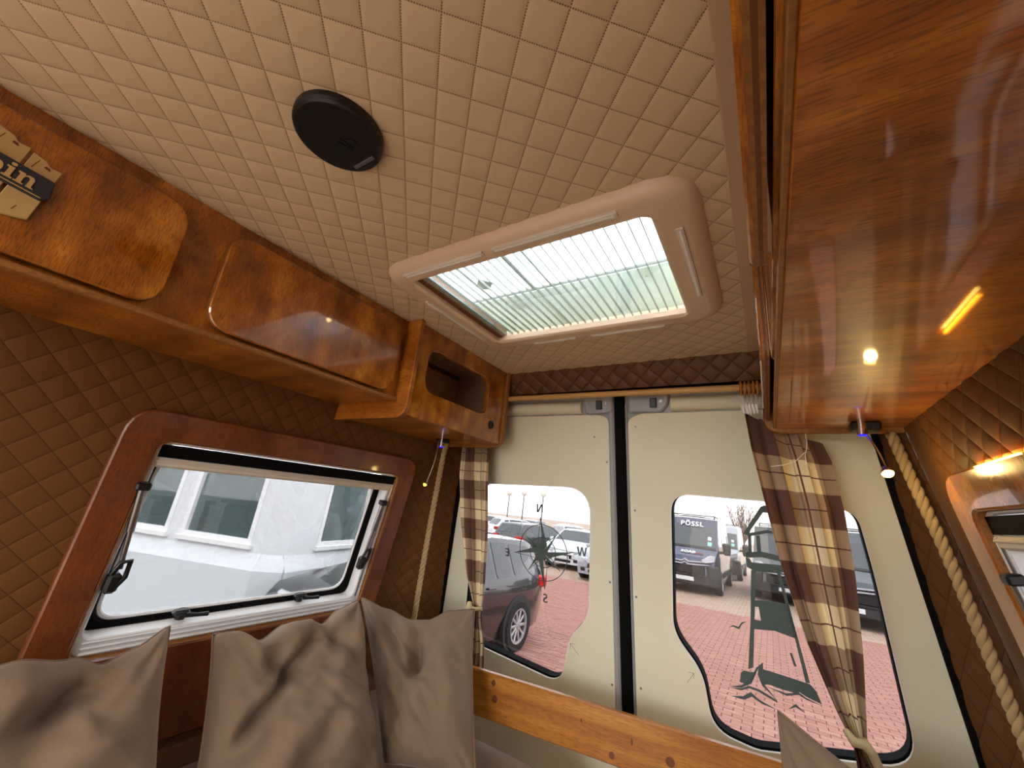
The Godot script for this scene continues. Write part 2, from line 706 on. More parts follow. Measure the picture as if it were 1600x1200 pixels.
	glass("dimming_glass", Color(0.05, 0.036, 0.037, 0.59))  # dark tint added to dim the outdoors against the high exposure
	glass("hatch_glass", Color(0.80, 0.88, 0.84, 0.20))
	glass("rib_glass", Color(0.34, 0.38, 0.37, 0.94))
	glass("sheet_glass", Color(0.78, 0.88, 0.83, 0.80))
	glass("strip_lens", Color(0.93, 0.90, 0.85, 0.75))
	# lamps
	glow("lamp_warm", Color(1.0, 0.82, 0.40), 0.6)
	glow("lamp_dim", Color(1.0, 0.82, 0.30), 0.10)
	glow("led_blue", Color(0.15, 0.12, 1.0), 0.12)
	glow("fill_panel", Color(1.0, 0.92, 0.75), 0.3)  # glow of the added fill lamp
	glow("led_amber", Color(1.0, 0.72, 0.25), 0.06)

# ------------------------------------------------------------------ the van's shell
func wall_x(y: float) -> float:          # left wall
	return -1.3868 + 0.2 * maxf(y, -0.80)

func seal_at(y: float, side: float) -> Vector3:   # where a rear door meets its corner post
	var x := -1.325 + 0.16 * y
	return Vector3(x if side < 0 else -1.0 - x + 0.015, y, door_z(y) + 0.012)

func build_shell() -> void:
	var st := new_st()
	box(st, Transform3D(), Vector3(-1.62, FLOOR - 0.06, -1.86), Vector3(0.62, FLOOR, 2.66))
	var fl := thing("floor", "beige vinyl floor of the van", "floor", Vector3(-0.5, FLOOR, 0.4), "", "structure")
	part("floor_sheet", st, M.floor_vinyl, fl)
	# ceiling
	var c := thing("ceiling", "beige vinyl ceiling quilted in stitched diamonds", "ceiling", Vector3(-0.5, CEIL, 0), "", "structure")
	st = new_st()
	quilt(st, FT, rect(-1.36, -1.478, 0.36, 0.42), 0.0505, Vector2(-0.0126, -0.0126), 0.0026, Rect2(-0.83, -1.15, 0.72, 0.52))
	part("quilted_cover", st, M.ceiling_vinyl, c)
	st = new_st()
	box(st, FT, Vector3(-1.36, 0.42, -0.006), Vector3(0.36, 2.66, 0.0))
	part("front_cover", st, M.cream_plastic, c)
	st = new_st()
	box(st, FT, Vector3(-0.020, -1.468, 0.0), Vector3(0.024, 0.42, 0.0045), 0.002)
	part("edge_strip", st, M.plain_beige, c)
	st = new_st()
	ring(st, FT, rect(-1.5, -1.86, 0.5, 2.66), rect(-0.90, -1.36, -0.03, -0.50, 0.05), Vector2(-0.47, -0.89), -0.05, -0.012)
	part("roof_skin", st, M.shell_paint, c)
	# side walls
	for s in [-1, 1]:
		var left: bool = s < 0
		var f := FL if left else FR
		var k := 1.0 if left else -1.0
		var w := thing("wall_left" if left else "wall_right", "brown quilted side wall round the wide window" if left else "brown quilted side wall lit by the amber lamp", "wall", Vector3(-1.45 if left else 0.45, FLOOR, 0), "", "structure")
		st = new_st()
		var rear := 1.452 if left else 1.335
		var reg := rect(-0.35, -0.81, rear, 0.60) if left else rect(-rear, -0.81, 0.35, 0.60)
		var hole := Rect2(0.37, -0.515, 0.91, 0.61) if left else Rect2(-1.245, -0.515, 0.89, 0.62)
		quilt(st, f, reg, 0.0505, Vector2(0.013, 0.004), 0.0022 if left else 0.0036, hole)
		part("quilted_cover", st, M.wall_vinyl, w)
		st = new_st()
		if left:
			box(st, f, Vector3(-0.9, -0.82, -0.01), Vector3(-0.35, 0.60, 0.0))
		else:
			box(st, f, Vector3(0.35, -0.82, -0.01), Vector3(0.82, 0.60, 0.0))
			box(st, f, Vector3(-1.452, -0.82, -0.01), Vector3(-rear, 0.60, 0.001))
		part("plain_cover", st, M.plain_vinyl, w)
		st = new_st()
		if left:
			ring(st, f, rect(-2.64, -0.84, -0.9, 0.645), rect(-2.45, -0.45, -1.15, 0.45, 0.06), Vector2(-1.8, 0.0), -0.055, 0.0)
			ring(st, f, rect(-0.9, -0.84, 1.8, 0.645), rect(0.385, -0.50, 1.265, 0.09, 0.03), Vector2(0.82, -0.2), -0.055, -0.012)
			box(st, Transform3D(), Vector3(-1.61, FLOOR - 0.05, -1.86), Vector3(-1.545, -0.79, 2.64))
		else:
			ring(st, f, rect(-1.8, -0.84, 0.82, 0.645), rect(-1.235, -0.50, -0.355, 0.10, 0.03), Vector2(-0.79, -0.2), -0.055, -0.012)
			box(st, f, Vector3(0.82, 0.50, -0.055), Vector3(2.30, 0.645, 0.0))
			box(st, f, Vector3(2.30, -0.84, -0.055), Vector3(2.64, 0.645, 0.0))
			box(st, Transform3D(), Vector3(0.545, FLOOR - 0.05, -1.86), Vector3(0.61, -0.79, 0.82))
			box(st, Transform3D(), Vector3(0.545, FLOOR - 0.05, 2.30), Vector3(0.61, -0.79, 2.64))
		part("body_side", st, M.shell_paint, w)
		st = new_st()
		if left:
			box(st, Transform3D(), Vector3(-1.549, FLOOR, -1.84), Vector3(-1.541, -0.785, 2.62))
		else:
			box(st, Transform3D(), Vector3(0.541, FLOOR, -1.84), Vector3(0.549, -0.785, 0.82))
		part("lower_lining", st, M.plain_vinyl, w)
		# quilted post between side wall and rear door
		var a0 := Vector3(wall_x(-0.80), -0.80, -1.452)
		var a1 := Vector3(wall_x(0.56), 0.56, -1.452)
		var b0 := seal_at(-0.80, -1)
		var b1 := seal_at(0.56, -1)
		if not left:
			for v in 4:
				var q: Vector3 = [a0, a1, b0, b1][v]
				q.x = -1.0 - q.x
				if v == 0: a0 = q
				elif v == 1: a1 = q
				elif v == 2: b0 = q
				else: b1 = q
			b0.x += 0.015
			b1.x += 0.015
		var oy := (a1 - a0).normalized()
		var ox := ((b0 + b1) - (a0 + a1))
		ox = (ox - oy * ox.dot(oy)).normalized()
		if not left:
			ox = -ox
		var ft := Transform3D(Basis(ox, oy, ox.cross(oy)), a0)
		var poly := PackedVector2Array()
		for q in [a0, b0, b1, a1]:
			var l: Vector3 = ft.affine_inverse() * q
			poly.append(Vector2(l.x, l.y))
		st = new_st()
		quilt(st, ft, poly, 0.0505 if left else 0.074, Vector2(0.02, 0.01), 0.0035)
		part("quilted_post", st, M.wall_vinyl, w)
		st = new_st()
		var outward := Vector3(s * 0.12, 0, -0.12)
		quad(st, a0 + outward * 0.15, a1 + outward * 0.15, b1 + outward * 0.15, b0 + outward * 0.15)
		quad(st, a0 + outward, a1 + outward, b1 + outward, b0 + outward)
		part("post_metal", st, M.shell_paint, w)
		st = new_st()
		var pts := PackedVector3Array()
		for y in [-1.2, -0.6, 0.0, 0.3, 0.52]:
			pts.append(seal_at(y, s) + Vector3(0, 0, 0.0))
		tube(st, pts, 0.0125, 10)
		part("door_seal", st, M.rubber, w)
	# the cab end, behind the camera: bulkhead with the windscreen opening
	var wf := thing("wall_front", "cab end of the van with the windscreen opening", "wall", Vector3(-0.5, FLOOR, 2.64), "", "structure")
	st = new_st()
	var ff := Transform3D(Basis(Vector3(-1, 0, 0), Vector3(0, 1, 0), Vector3(0, 0, -1)), Vector3(0, 0, 2.62))
	ring(st, ff, rect(-0.62, FLOOR - 0.06, 1.62, 0.645), rect(-0.34, -0.48, 1.34, 0.52, 0.08), Vector2(0.5, 0), -0.04, 0.0)
	part("bulkhead", st, M.cream_plastic, wf)
	# quilted header over the rear doors
	var hd := thing("trim_1", "dark brown quilted header strip above the rear doors", "trim", Vector3(-0.5, 0.48, -1.5), "", "structure")
	st = new_st()
	var hy := Vector3(0, 0.085, 0.05).normalized()
	var hf := Transform3D(Basis(Vector3(1, 0, 0), hy, Vector3(1, 0, 0).cross(hy)), Vector3(0, 0.487, -1.528))
	quilt(st, hf, rect(-1.3, 0.0, 0.3, 0.108), 0.0505, Vector2(0.0, 0.0), 0.004)
	part("quilted_cover", st, M.brown_vinyl, hd)
	st = new_st()
	box(st, Transform3D(), Vector3(-1.4, 0.50, -1.80), Vector3(0.4, 0.66, -1.545))
	part("roof_rail", st, M.shell_paint, hd)
	st = new_st()
	box(st, Transform3D(), Vector3(-1.4, 0.470, -1.70), Vector3(0.4, 0.502, -1.548))
	part("top_seal", st, M.rubber, hd)

# ------------------------------------------------------------------ rear doors, their glass and stickers
func dpoly(pts: Array) -> Array:
	var out := []
	for p in pts:
		out.append(Vector2(p[0], p[1] * sqrt(1 + KD * KD)))
	return out

func build_doors() -> void:
	var k := sqrt(1 + KD * KD)
	var lwin := fillet(dpoly([[-1.205, 0.075], [-0.62, 0.092], [-0.638, -0.40], [-0.722, -0.50], [-0.762, -0.68], [-1.275, -0.635], [-1.245, -0.3]]), [0.07, 0.12, 0.05, 0.04, 0.07, 0.08, 0.05], 7)
	var rwin := fillet(dpoly([[-0.305, 0.094], [0.226, 0.086], [0.252, -0.10], [0.300, -0.575], [-0.08, -0.668], [-0.205, -0.655], [-0.228, -0.49], [-0.318, -0.385]]), [0.07, 0.055, 0.05, 0.085, 0.02, 0.07, 0.05, 0.05], 7)
	for s in [-1, 1]:
		var left: bool = s < 0
		var d := thing("door_1" if left else "door_2", "cream rear door with compass sticker in its window" if left else "cream rear door with lighthouse sticker in its window", "door", Vector3(-0.95 if left else -0.05, FLOOR, -1.83), "", "structure")
		var st := new_st()
		var win := lwin if left else rwin
		var wc := Vector2(-0.97, -0.28) if left else Vector2(-0.0, -0.28)
		var outer: PackedVector2Array
		if left:
			outer = fillet(dpoly([[-1.52, -1.2], [-0.537, -1.2], [-0.537, 0.382], [-0.60, 0.392], [-1.27, 0.392]]), [0.0, 0.02, 0.06, 0.01, 0.0])
		else:
			outer = fillet(dpoly([[0.52, -1.2], [0.28, 0.392], [-0.40, 0.392], [-0.458, 0.372], [-0.458, -1.2]]), [0.0, 0.0, 0.01, 0.06, 0.02])
		ring(st, FD, outer, win, wc, 0.0, 0.006, 0.0015)
		part("lining_panel", st, M.door_panel, d)
		# cut edge of the lining
		st = new_st()
		ring(st, FD, inset(win, -0.003), win, wc, -0.001, 0.0066)
		part("lining_edge", st, M.panel_edge, d)
		# metal of the door behind the lining
		st = new_st()
		var metal := fillet(dpoly([[-1.56, -1.24], [-0.512, -1.24], [-0.512, 0.475], [-1.26, 0.475]]), 0.0) if left else fillet(dpoly([[-0.470, -1.24], [0.56, -1.24], [0.27, 0.475], [-0.470, 0.475]]), 0.0)
		ring(st, FD, metal, inset(win, -0.012), wc, -0.035, -0.004)
		part("door_metal", st, M.grey_paint, d)
		# rolled ledge over the lining
		st = new_st()
		var pts := PackedVector3Array()
		for x in ([-1.25, -0.9, -0.655] if left else [-0.29, 0.0, 0.27]):
			pts.append(FD * Vector3(x, 0.425 * k, -0.010))
		tube(st, pts, 0.03, 12, true)
		part("door_ledge", st, M.door_panel, d)
		st = new_st()
		if left:
			box(st, FD, Vector3(-0.537, -1.2, -0.004), Vector3(-0.514, 0.44, 0.012), 0.008)
		else:
			box(st, FD, Vector3(-0.468, -1.2, -0.004), Vector3(-0.459, 0.44, 0.009), 0.004)
		part("door_edge", st, M.grey_paint, d)
		# rubber round the glass
		st = new_st()
		ring(st, FD, inset(win, -0.016), inset(win, 0.002), wc, -0.046, -0.010, 0.003)
		part("glass_rubber", st, M.rubber, d)
		st = new_st()
		prism(st, FD, inset(win, -0.010), -0.044, -0.040)
		part("window_pane", st, M.dimming_glass, d)
		# latch housing at the top
		st = new_st()
		var lp := fillet(dpoly([[-0.637, 0.388], [-0.516, 0.398], [-0.516, 0.468], [-0.642, 0.468]]), [0.03, 0.01, 0.0, 0.02]) if left else fillet(dpoly([[-0.452, 0.395], [-0.325, 0.392], [-0.297, 0.425], [-0.295, 0.468], [-0.452, 0.468]]), [0.01, 0.03, 0.02, 0.01, 0.0])
		prism(st, FD, lp, -0.004, 0.016, 0.006)
		var lh := part("latch_housing", st, M.grey_paint, d)
		st = new_st()
		var lx := -0.585 if left else -0.365
		box(st, FD, Vector3(lx, 0.412 * k, 0.01), Vector3(lx + 0.025, 0.448 * k, 0.026), 0.002)
		part("latch_bolt", st, M.black_plastic, lh)
		st = new_st()
		lathe(st, FD * Transform3D(Basis(Vector3(1, 0, 0), Vector3(0, 0, 1), Vector3(0, -1, 0)), Vector3(lx + 0.040, 0.436 * k, 0.016)), [Vector2(0.007, 0), Vector2(0.0065, 0.003), Vector2(0, 0.0035)], 12)
		part("latch_screw", st, M.steel, lh)
		for p in ([[-0.548, 0.199], [-0.547, -0.258], [-0.60, 0.30], [-0.548, -0.62]] if left else [[-0.426, 0.340], [-0.446, -0.292], [-0.44, 0.02], [-0.44, -0.6]]):
			st = new_st()
			lathe(st, FD * Transform3D(Basis(Vector3(1, 0, 0), Vector3(0, 0, 1), Vector3(0, -1, 0)), Vector3(p[0], p[1] * k, 0.006)), [Vector2(0.0045, 0), Vector2(0.004, 0.0015), Vector2(0, 0.002)], 10)
			part("screw", st, M.steel, d)
		# pencilled arrow left on the lining
		st = new_st()
		var tip := Vector2(-0.719, -0.520) if left else Vector2(-0.256, -0.498)
		var tail := Vector2(-0.683, -0.553) if left else Vector2(-0.279, -0.533)
		var arms := [Vector2(-0.700, -0.518), Vector2(-0.717, -0.540)] if left else [Vector2(-0.273, -0.499), Vector2(-0.258, -0.515)]
		for e in [[tail, tip], [arms[0], tip], [arms[1], tip]]:
			stroke(st, FD, PackedVector2Array([e[0] * Vector2(1, k), e[1] * Vector2(1, k)]), 0.0011, 0.0058, 0.0063)
		part("pencil_arrow", st, M.pencil, d)
	# black rubber between the doors
	var sl := thing("trim_2", "black rubber strip between the two rear doors", "trim", Vector3(-0.49, FLOOR, -1.85), "", "structure")
	var s2 := new_st()
	box(s2, FD, Vector3(-0.513, -1.24, -0.03), Vector3(-0.469, 0.47, 0.004), 0.004)
	part("seal_strip", s2, M.rubber, sl)
	s2 = new_st()
	box(s2, Transform3D(), Vector3(-1.6, FLOOR - 0.06, -1.96), Vector3(0.6, FLOOR + 0.03, -1.82))
	part("door_sill", s2, M.shell_paint, sl)
	compass(k)
	lighthouse(k)

# a line of given width along pts, as a thin flat piece
func stroke(st: SurfaceTool, t: Transform3D, pts: PackedVector2Array, w: float, z0: float, z1: float) -> void:
	for i in pts.size() - 1:
		var d := (pts[i + 1] - pts[i]).normalized()
		var n := Vector2(-d.y, d.x) * w * 0.5
		prism(st, t, PackedVector2Array([pts[i] - n, pts[i + 1] - n, pts[i + 1] + n, pts[i] + n]), z0, z1)

const ZG := -0.0402       # decals lie on the inner face of the glass
const ZH := -0.0392

func compass(k: float) -> void:
	var o := thing("compass_sticker", "dark compass rose sticker with mirrored letters on the left rear window", "sticker", FD * Vector3(-0.868, -0.40 * k, -0.04))
	var c := Vector2(-0.868, -0.205 * k)
	var st := new_st()
	var axes := [[Vector2(-0.880, -0.056), Vector2(-0.859, -0.357)], [Vector2(-1.018, -0.225), Vector2(-0.718, -0.184)]]
	var tips := [Vector2(-0.880, -0.056), Vector2(-0.718, -0.184), Vector2(-0.859, -0.357), Vector2(-1.018, -0.225)]
	var diag := [Vector2(-0.798, -0.122), Vector2(-0.785, -0.269), Vector2(-0.943, -0.290), Vector2(-0.955, -0.146)]
	# short rays, half filled, then the long ones
	for set_i in 2:
		var list: Array = diag if set_i == 0 else tips
		for i in 4:
			var tip: Vector2 = list[i] * Vector2(1, k)
			var d := (tip - c).normalized()
			var n := Vector2(-d.y, d.x)
			var wide := 0.024 if set_i == 1 else 0.015
			var hip := c + d * wide * 1.15 - n * wide
			var hip2 := c + d * wide * 1.15 + n * wide
			prism(st, FD, PackedVector2Array([c, tip, hip]), ZG, ZH)
			stroke(st, FD, PackedVector2Array([c, tip]), 0.0016, ZG, ZH)
			stroke(st, FD, PackedVector2Array([tip, hip2, c]), 0.0022, ZG, ZH)
	part("rose", st, M.decal, o)
	for r in [0.119, 0.064]:
		st = new_st()
		var a := PackedVector2Array()
		var b := PackedVector2Array()
		for i in 64:
			var g := Vector2.from_angle(TAU * i / 64)
			a.append(c + g * (r + 0.0018))
			b.append(c + g * (r - 0.0018))
		ring(st, FD, a, b, c, ZG, ZH)
		part("circle", st, M.decal, o)
	for w in [["N", Vector2(-0.883, -0.019)], ["S", Vector2(-0.856, -0.392)], ["W", Vector2(-0.681, -0.175)], ["E", Vector2(-1.055, -0.232)]]:
		var t := Transform3D(Basis(Vector3(-1, 0, 0), Vector3(0, 1, 0), Vector3(0, 0, -1)), Vector3(w[1].x, w[1].y * k, ZH))
		mesh_part("letter", text_mesh(w[0], 0.036, 0.001, true), M.decal, o, FD * t)

func lighthouse(k: float) -> void:
	var o := thing("lighthouse_sticker", "dark lighthouse and waves sticker on the right rear window", "sticker", FD * Vector3(-0.03, -0.56 * k, -0.04))
	var P := func(pts: Array) -> PackedVector2Array:
		var out := PackedVector2Array()
		for p in pts:
			out.append(Vector2(p[0], p[1] * k))
		return out
	var put := func(called: String, pts: Array) -> void:
		var st := new_st()
		prism(st, FD, P.call(pts), ZG, ZH)
		part(called, st, M.decal, o)
	# roof, lantern, gallery
	put.call("roof", [[-0.080, -0.027], [-0.022, 0.066], [-0.010, 0.072], [0.008, 0.066], [0.060, -0.012], [0.056, -0.024], [0.044, -0.016], [0.004, 0.048], [-0.016, 0.048], [-0.058, -0.016], [-0.066, -0.034]])
	put.call("roof_rim", [[-0.068, -0.026], [-0.008, -0.008], [0.046, -0.014], [0.046, -0.022], [-0.008, -0.018], [-0.064, -0.036]])
	put.call("lantern_bar", [[-0.066, -0.032], [-0.056, -0.030], [-0.058, -0.090], [-0.068, -0.090]])
	put.call("lantern_bar", [[-0.042, -0.030], [-0.031, -0.028], [-0.030, -0.084], [-0.042, -0.086]])
	put.call("lantern_bar", [[0.030, -0.022], [0.040, -0.020], [0.042, -0.088], [0.032, -0.088]])
	put.call("gallery", [[-0.076, -0.089], [-0.030, -0.080], [0.040, -0.088], [0.052, -0.100], [0.040, -0.106], [-0.030, -0.098], [-0.076, -0.107]])
	put.call("gallery", [[-0.078, -0.107], [-0.066, -0.107], [-0.060, -0.119], [0.040, -0.114], [0.046, -0.130], [0.010, -0.142], [-0.055, -0.146], [-0.076, -0.136]])
	# tower
	put.call("tower_edge", [[-0.064, -0.144], [-0.050, -0.146], [-0.067, -0.331], [-0.078, -0.450], [-0.093, -0.458], [-0.076, -0.300]])
	put.call("tower_edge", [[0.010, -0.140], [0.020, -0.140], [0.074, -0.452], [0.063, -0.454], [0.040, -0.300]])
	put.call("tower_band", [[-0.066, -0.240], [-0.020, -0.233], [0.034, -0.236], [0.050, -0.332], [-0.008, -0.322], [-0.067, -0.330], [-0.066, -0.300], [-0.046, -0.300], [-0.050, -0.258], [-0.064, -0.260]])
	put.call("tower_window", [[0.027, -0.378], [0.033, -0.377], [0.043, -0.413], [0.036, -0.414]])
	# rock and waves
	put.call("rock", [[-0.120, -0.506], [-0.116, -0.476], [-0.106, -0.466], [-0.090, -0.466], [-0.072, -0.462], [-0.084, -0.490], [-0.104, -0.506]])
	put.call("rock", [[-0.052, -0.447], [0.010, -0.450], [0.074, -0.455], [0.088, -0.470], [0.100, -0.503], [0.062, -0.494], [0.044, -0.486], [0.036, -0.492], [-0.004, -0.492], [-0.034, -0.488], [-0.055, -0.494], [-0.058, -0.470]])
	put.call("wave", [[-0.153, -0.528], [-0.118, -0.514], [-0.090, -0.492], [-0.070, -0.448], [-0.049, -0.426], [-0.050, -0.450], [-0.056, -0.470], [-0.050, -0.492], [-0.016, -0.530], [-0.056, -0.498], [-0.066, -0.470], [-0.064, -0.448], [-0.086, -0.500], [-0.118, -0.522]])
	put.call("wave", [[-0.150, -0.530], [-0.118, -0.530], [-0.094, -0.516], [-0.070, -0.518], [-0.016, -0.536], [-0.018, -0.528], [-0.066, -0.511], [-0.094, -0.509], [-0.118, -0.523]])
	put.call("wave", [[-0.151, -0.556], [-0.114, -0.546], [-0.090, -0.526], [-0.068, -0.542], [-0.020, -0.556], [-0.060, -0.552], [-0.088, -0.540], [-0.112, -0.556]])
	put.call("wave", [[-0.046, -0.496], [0.010, -0.500], [0.043, -0.487], [0.060, -0.497], [0.100, -0.507], [0.060, -0.502], [0.042, -0.494], [0.010, -0.507]])
	put.call("wave", [[0.010, -0.545], [0.032, -0.523], [0.056, -0.542], [0.032, -0.532]])
	put.call("gull", [[-0.146, -0.344], [-0.130, -0.332], [-0.114, -0.334], [-0.104, -0.318], [-0.086, -0.310], [-0.102, -0.322], [-0.112, -0.341], [-0.130, -0.337]])

# ------------------------------------------------------------------ side windows
func build_windows() -> void:
	for s in [-1, 1]:
		var left: bool = s < 0
		var f := FL if left else FR
		# u runs to the rear on both sides here
		var k := 1.0 if left else -1.0
		var r2 := func(u0: float, v0: float, u1: float, v1: float, r: float) -> PackedVector2Array:
			return rect(minf(u0 * k, u1 * k), v0, maxf(u0 * k, u1 * k), v1, r)
		var uf := 0.322 if left else 0.30      # front edge of the surround
		var ur := 1.337 if left else 1.296
		var vt := 0.148 if left else 0.160
		var of := 0.402 if left else 0.372     # opening
		var orr := 1.252 if left else 1.218
		var ot := 0.070 if left else 0.083
		var ob := -0.488
		var w := thing("window_1" if left else "window_2", "wide hinged window in a red wood surround above the brown cushions" if left else "hinged window in a wood surround painted as amber-lit beside the pale rope", "window", f * Vector3(0.82 * k, -0.77, 0.0), "", "structure")
		var c := Vector2(0.82 * k, -0.2)
		var st := new_st()
		ring(st, f, r2.call(uf, -0.76, ur, vt, 0.075), r2.call(of, ob, orr, ot, 0.035), c, 0.0, 0.022, 0.004)
		part("wood_surround", st, M.red_wood if left else M.amber_wood, w)  # right surround is the same red wood; its lamplit amber is painted in
		# ply edge round the opening
		st = new_st()
		ring(st, f, r2.call(of - 0.001, ob - 0.001, orr + 0.001, ot + 0.001, 0.035), r2.call(of + 0.004, ob + 0.003, orr - 0.005, ot - 0.002, 0.033), c, -0.006, 0.019, 0.002)
		part("surround_lining", st, M.ply_edge, w)
		# cream blind frame
		st = new_st()
		ring(st, f, r2.call(of + 0.003, ob + 0.003, orr - 0.003, ot - 0.001, 0.034), r2.call(of + 0.016, ob + 0.046, orr - 0.034, ot - 0.010, 0.028), c, -0.052, 0.006, 0.003)
		var bf := part("blind_frame", st, M.white_plastic, w)
		# ridges of the sill and of the rear jamb
		for i in 3:
			st = new_st()
			var v0 := ob + 0.008 + i * 0.013
			box(st, f, Vector3(minf((of + 0.02) * k, (orr - 0.03) * k), v0, 0.0), Vector3(maxf((of + 0.02) * k, (orr - 0.03) * k), v0 + 0.007, 0.011 - i * 0.001), 0.003)
			part("sill_ridge", st, M.white_plastic, bf)
		for i in 2:
			st = new_st()
			var u0 := (orr - 0.014 - i * 0.012) * k
			box(st, f, Vector3(minf(u0, u0 + 0.005 * k), ob + 0.05, 0.0), Vector3(maxf(u0, u0 + 0.005 * k), ot - 0.05, 0.010), 0.002)
			part("jamb_ridge", st, M.white_plastic if i == 0 else M.steel, bf)
		# black strip for the slot's shadow, and the rolled blind's bar below it
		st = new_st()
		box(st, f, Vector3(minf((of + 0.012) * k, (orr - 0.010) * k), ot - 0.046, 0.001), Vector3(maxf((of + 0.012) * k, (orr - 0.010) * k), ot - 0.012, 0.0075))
		part("slot_shade", st, M.rubber, w)
		st = new_st()
		box(st, f, Vector3(minf((of + 0.010) * k, (orr - 0.012) * k), ot - 0.074, -0.018), Vector3(maxf((of + 0.010) * k, (orr - 0.012) * k), ot - 0.047, 0.010), 0.006)
		box(st, f, Vector3(minf((of + 0.010) * k, (orr - 0.012) * k), ot - 0.060, 0.008), Vector3(maxf((of + 0.010) * k, (orr - 0.012) * k), ot - 0.054, 0.013), 0.002)
		part("blind_bar", st, M.cream_plastic, w)
		# rubber, acrylic pane with its bevelled edge
		st = new_st()
		ring(st, f, r2.call(of + 0.006, ob + 0.010, orr - 0.010, ot - 0.03, 0.05), r2.call(of + 0.034, ob + 0.060, orr - 0.056, ot - 0.05, 0.055), c, -0.066, -0.040, 0.006)
		part("pane_rubber", st, M.rubber, w)
		st = new_st()
		prism(st, f, r2.call(of + 0.02, ob + 0.045, orr - 0.04, ot - 0.02, 0.06), -0.062, -0.056)
		part("window_pane", st, M.window_glass, w)
		st = new_st()
		ring(st, f, r2.call(of + 0.034, ob + 0.060, orr - 0.056, ot - 0.04, 0.055), r2.call(of + 0.044, ob + 0.069, orr - 0.063, ot - 0.06, 0.05), c, -0.056, -0.048, 0.003)
		part("pane_edge", st, M.white_plastic, w)
		# latches along the sill, pivots and stays at the jambs
		for u in ([0.635, 1.005] if left else [0.62, 0.98]):
			st = new_st()
			var v0 := -0.436
			box(st, f, Vector3(u * k - 0.012, v0 - 0.012, -0.045), Vector3(u * k + 0.012, v0 + 0.022, -0.022), 0.005)
			box(st, f, Vector3(u * k - 0.030, v0 + 0.010, -0.034), Vector3(u * k + 0.016, v0 + 0.026, -0.008), 0.007)
			var lt := part("latch", st, M.black_plastic, w)
			st = new_st()
			tube(st, PackedVector3Array([f * Vector3(u * k, v0 + 0.016, -0.004), f * Vector3(u * k + 0.03 * k, v0 + 0.014, 0.000), f * Vector3(u * k + 0.058 * k, v0 + 0.013, 0.0)]), [0.007, 0.0055, 0.0065], 8)
			part("lever", st, M.black_plastic, lt)
		for e in 2:
			var u := (of + 0.004) if e == 0 else (orr - 0.046)
			var top := f * Vector3(u * k, ot - 0.124, 0.020)
			var low := f * Vector3(u * k + (0.026 * k if e == 0 else -0.004 * k), ot - 0.335, 0.016)
			st = new_st()
			tube(st, PackedVector3Array([top, top.lerp(low, 0.55)]), 0.0085, 10)
			tube(st, PackedVector3Array([top.lerp(low, 0.5), low]), 0.006, 10)
			var sy := part("stay", st, M.steel, w)
			st = new_st()
			box(st, f, f.affine_inverse() * top + Vector3(-0.016, -0.008, -0.012), f.affine_inverse() * top + Vector3(0.016, 0.012, 0.014), 0.004)
			part("stay_head", st, M.black_plastic, sy)
			st = new_st()
			var q := f.affine_inverse() * low
			box(st, f, q + Vector3(-0.018, -0.060, -0.016), q + Vector3(0.010, -0.010, 0.012), 0.007)
			tube(st, PackedVector3Array([f * (q + Vector3(-0.012, -0.012, 0.004)), f * (q + Vector3(-0.006, 0.020, 0.012)), f * (q + Vector3(0.012, 0.024, 0.012)), f * (q + Vector3(0.016, -0.02, 0.006)), f * (q + Vector3(0.004, -0.045, 0.004))]), 0.006, 8)
			part("stay_catch", st, M.black_plastic, sy)

# ------------------------------------------------------------------ overhead cabinets
# frame for cabinet faces: x to the rear for the left side, to the front for the right; z out of the face
func face_frame(left: bool) -> Transform3D:
	if left:
		return FC
	return Transform3D(Basis(Vector3(0, 0, 1), Vector3(0, 1, 0), Vector3(-1, 0, 0)), Vector3.ZERO)

func cab_door(o: Node3D, left: bool, z0: float, z1: float, y0: float, y1: float, x: float, thick: float, r: float) -> MeshInstance3D:
	# x is the room-side face; three plies seen at the edges
	var f := face_frame(left)
	var a := minf(-z0, -z1) if left else minf(z0, z1)
	var b := maxf(-z0, -z1) if left else maxf(z0, z1)
	var front := x if left else -x
	var poly := rect(a, y0, b, y1, r, 8)
	var st := new_st()
	prism(st, f, poly, front - thick * 0.30, front, 0.0025)
	var d := part("door", st, M.amber_wood, o)
	st = new_st()
	prism(st, f, poly, front - thick * 0.55, front - thick * 0.30)
	part("ply_layer", st, M.ply_edge, d)
	st = new_st()
	prism(st, f, poly, front - thick * 0.78, front - thick * 0.55)
	part("ply_layer", st, M.ply_dark, d)
	st = new_st()
	prism(st, f, poly, front - thick, front - thick * 0.78)
	part("ply_layer", st, M.ply_edge, d)
	return d

func side_profile(left: bool, reach: float, y0: float, r: float) -> PackedVector2Array:
	if left:
		return fillet([Vector2(-1.335, y0), Vector2(reach, y0), Vector2(reach, CEIL - 0.001), Vector2(-1.285, CEIL - 0.001)], [0.0, r, 0.0, 0.0], 8)
	return fillet([Vector2(reach, y0), Vector2(0.335, y0), Vector2(0.285, CEIL - 0.001), Vector2(reach, CEIL - 0.001)], [r, 0.0, 0.0, 0.0], 8)

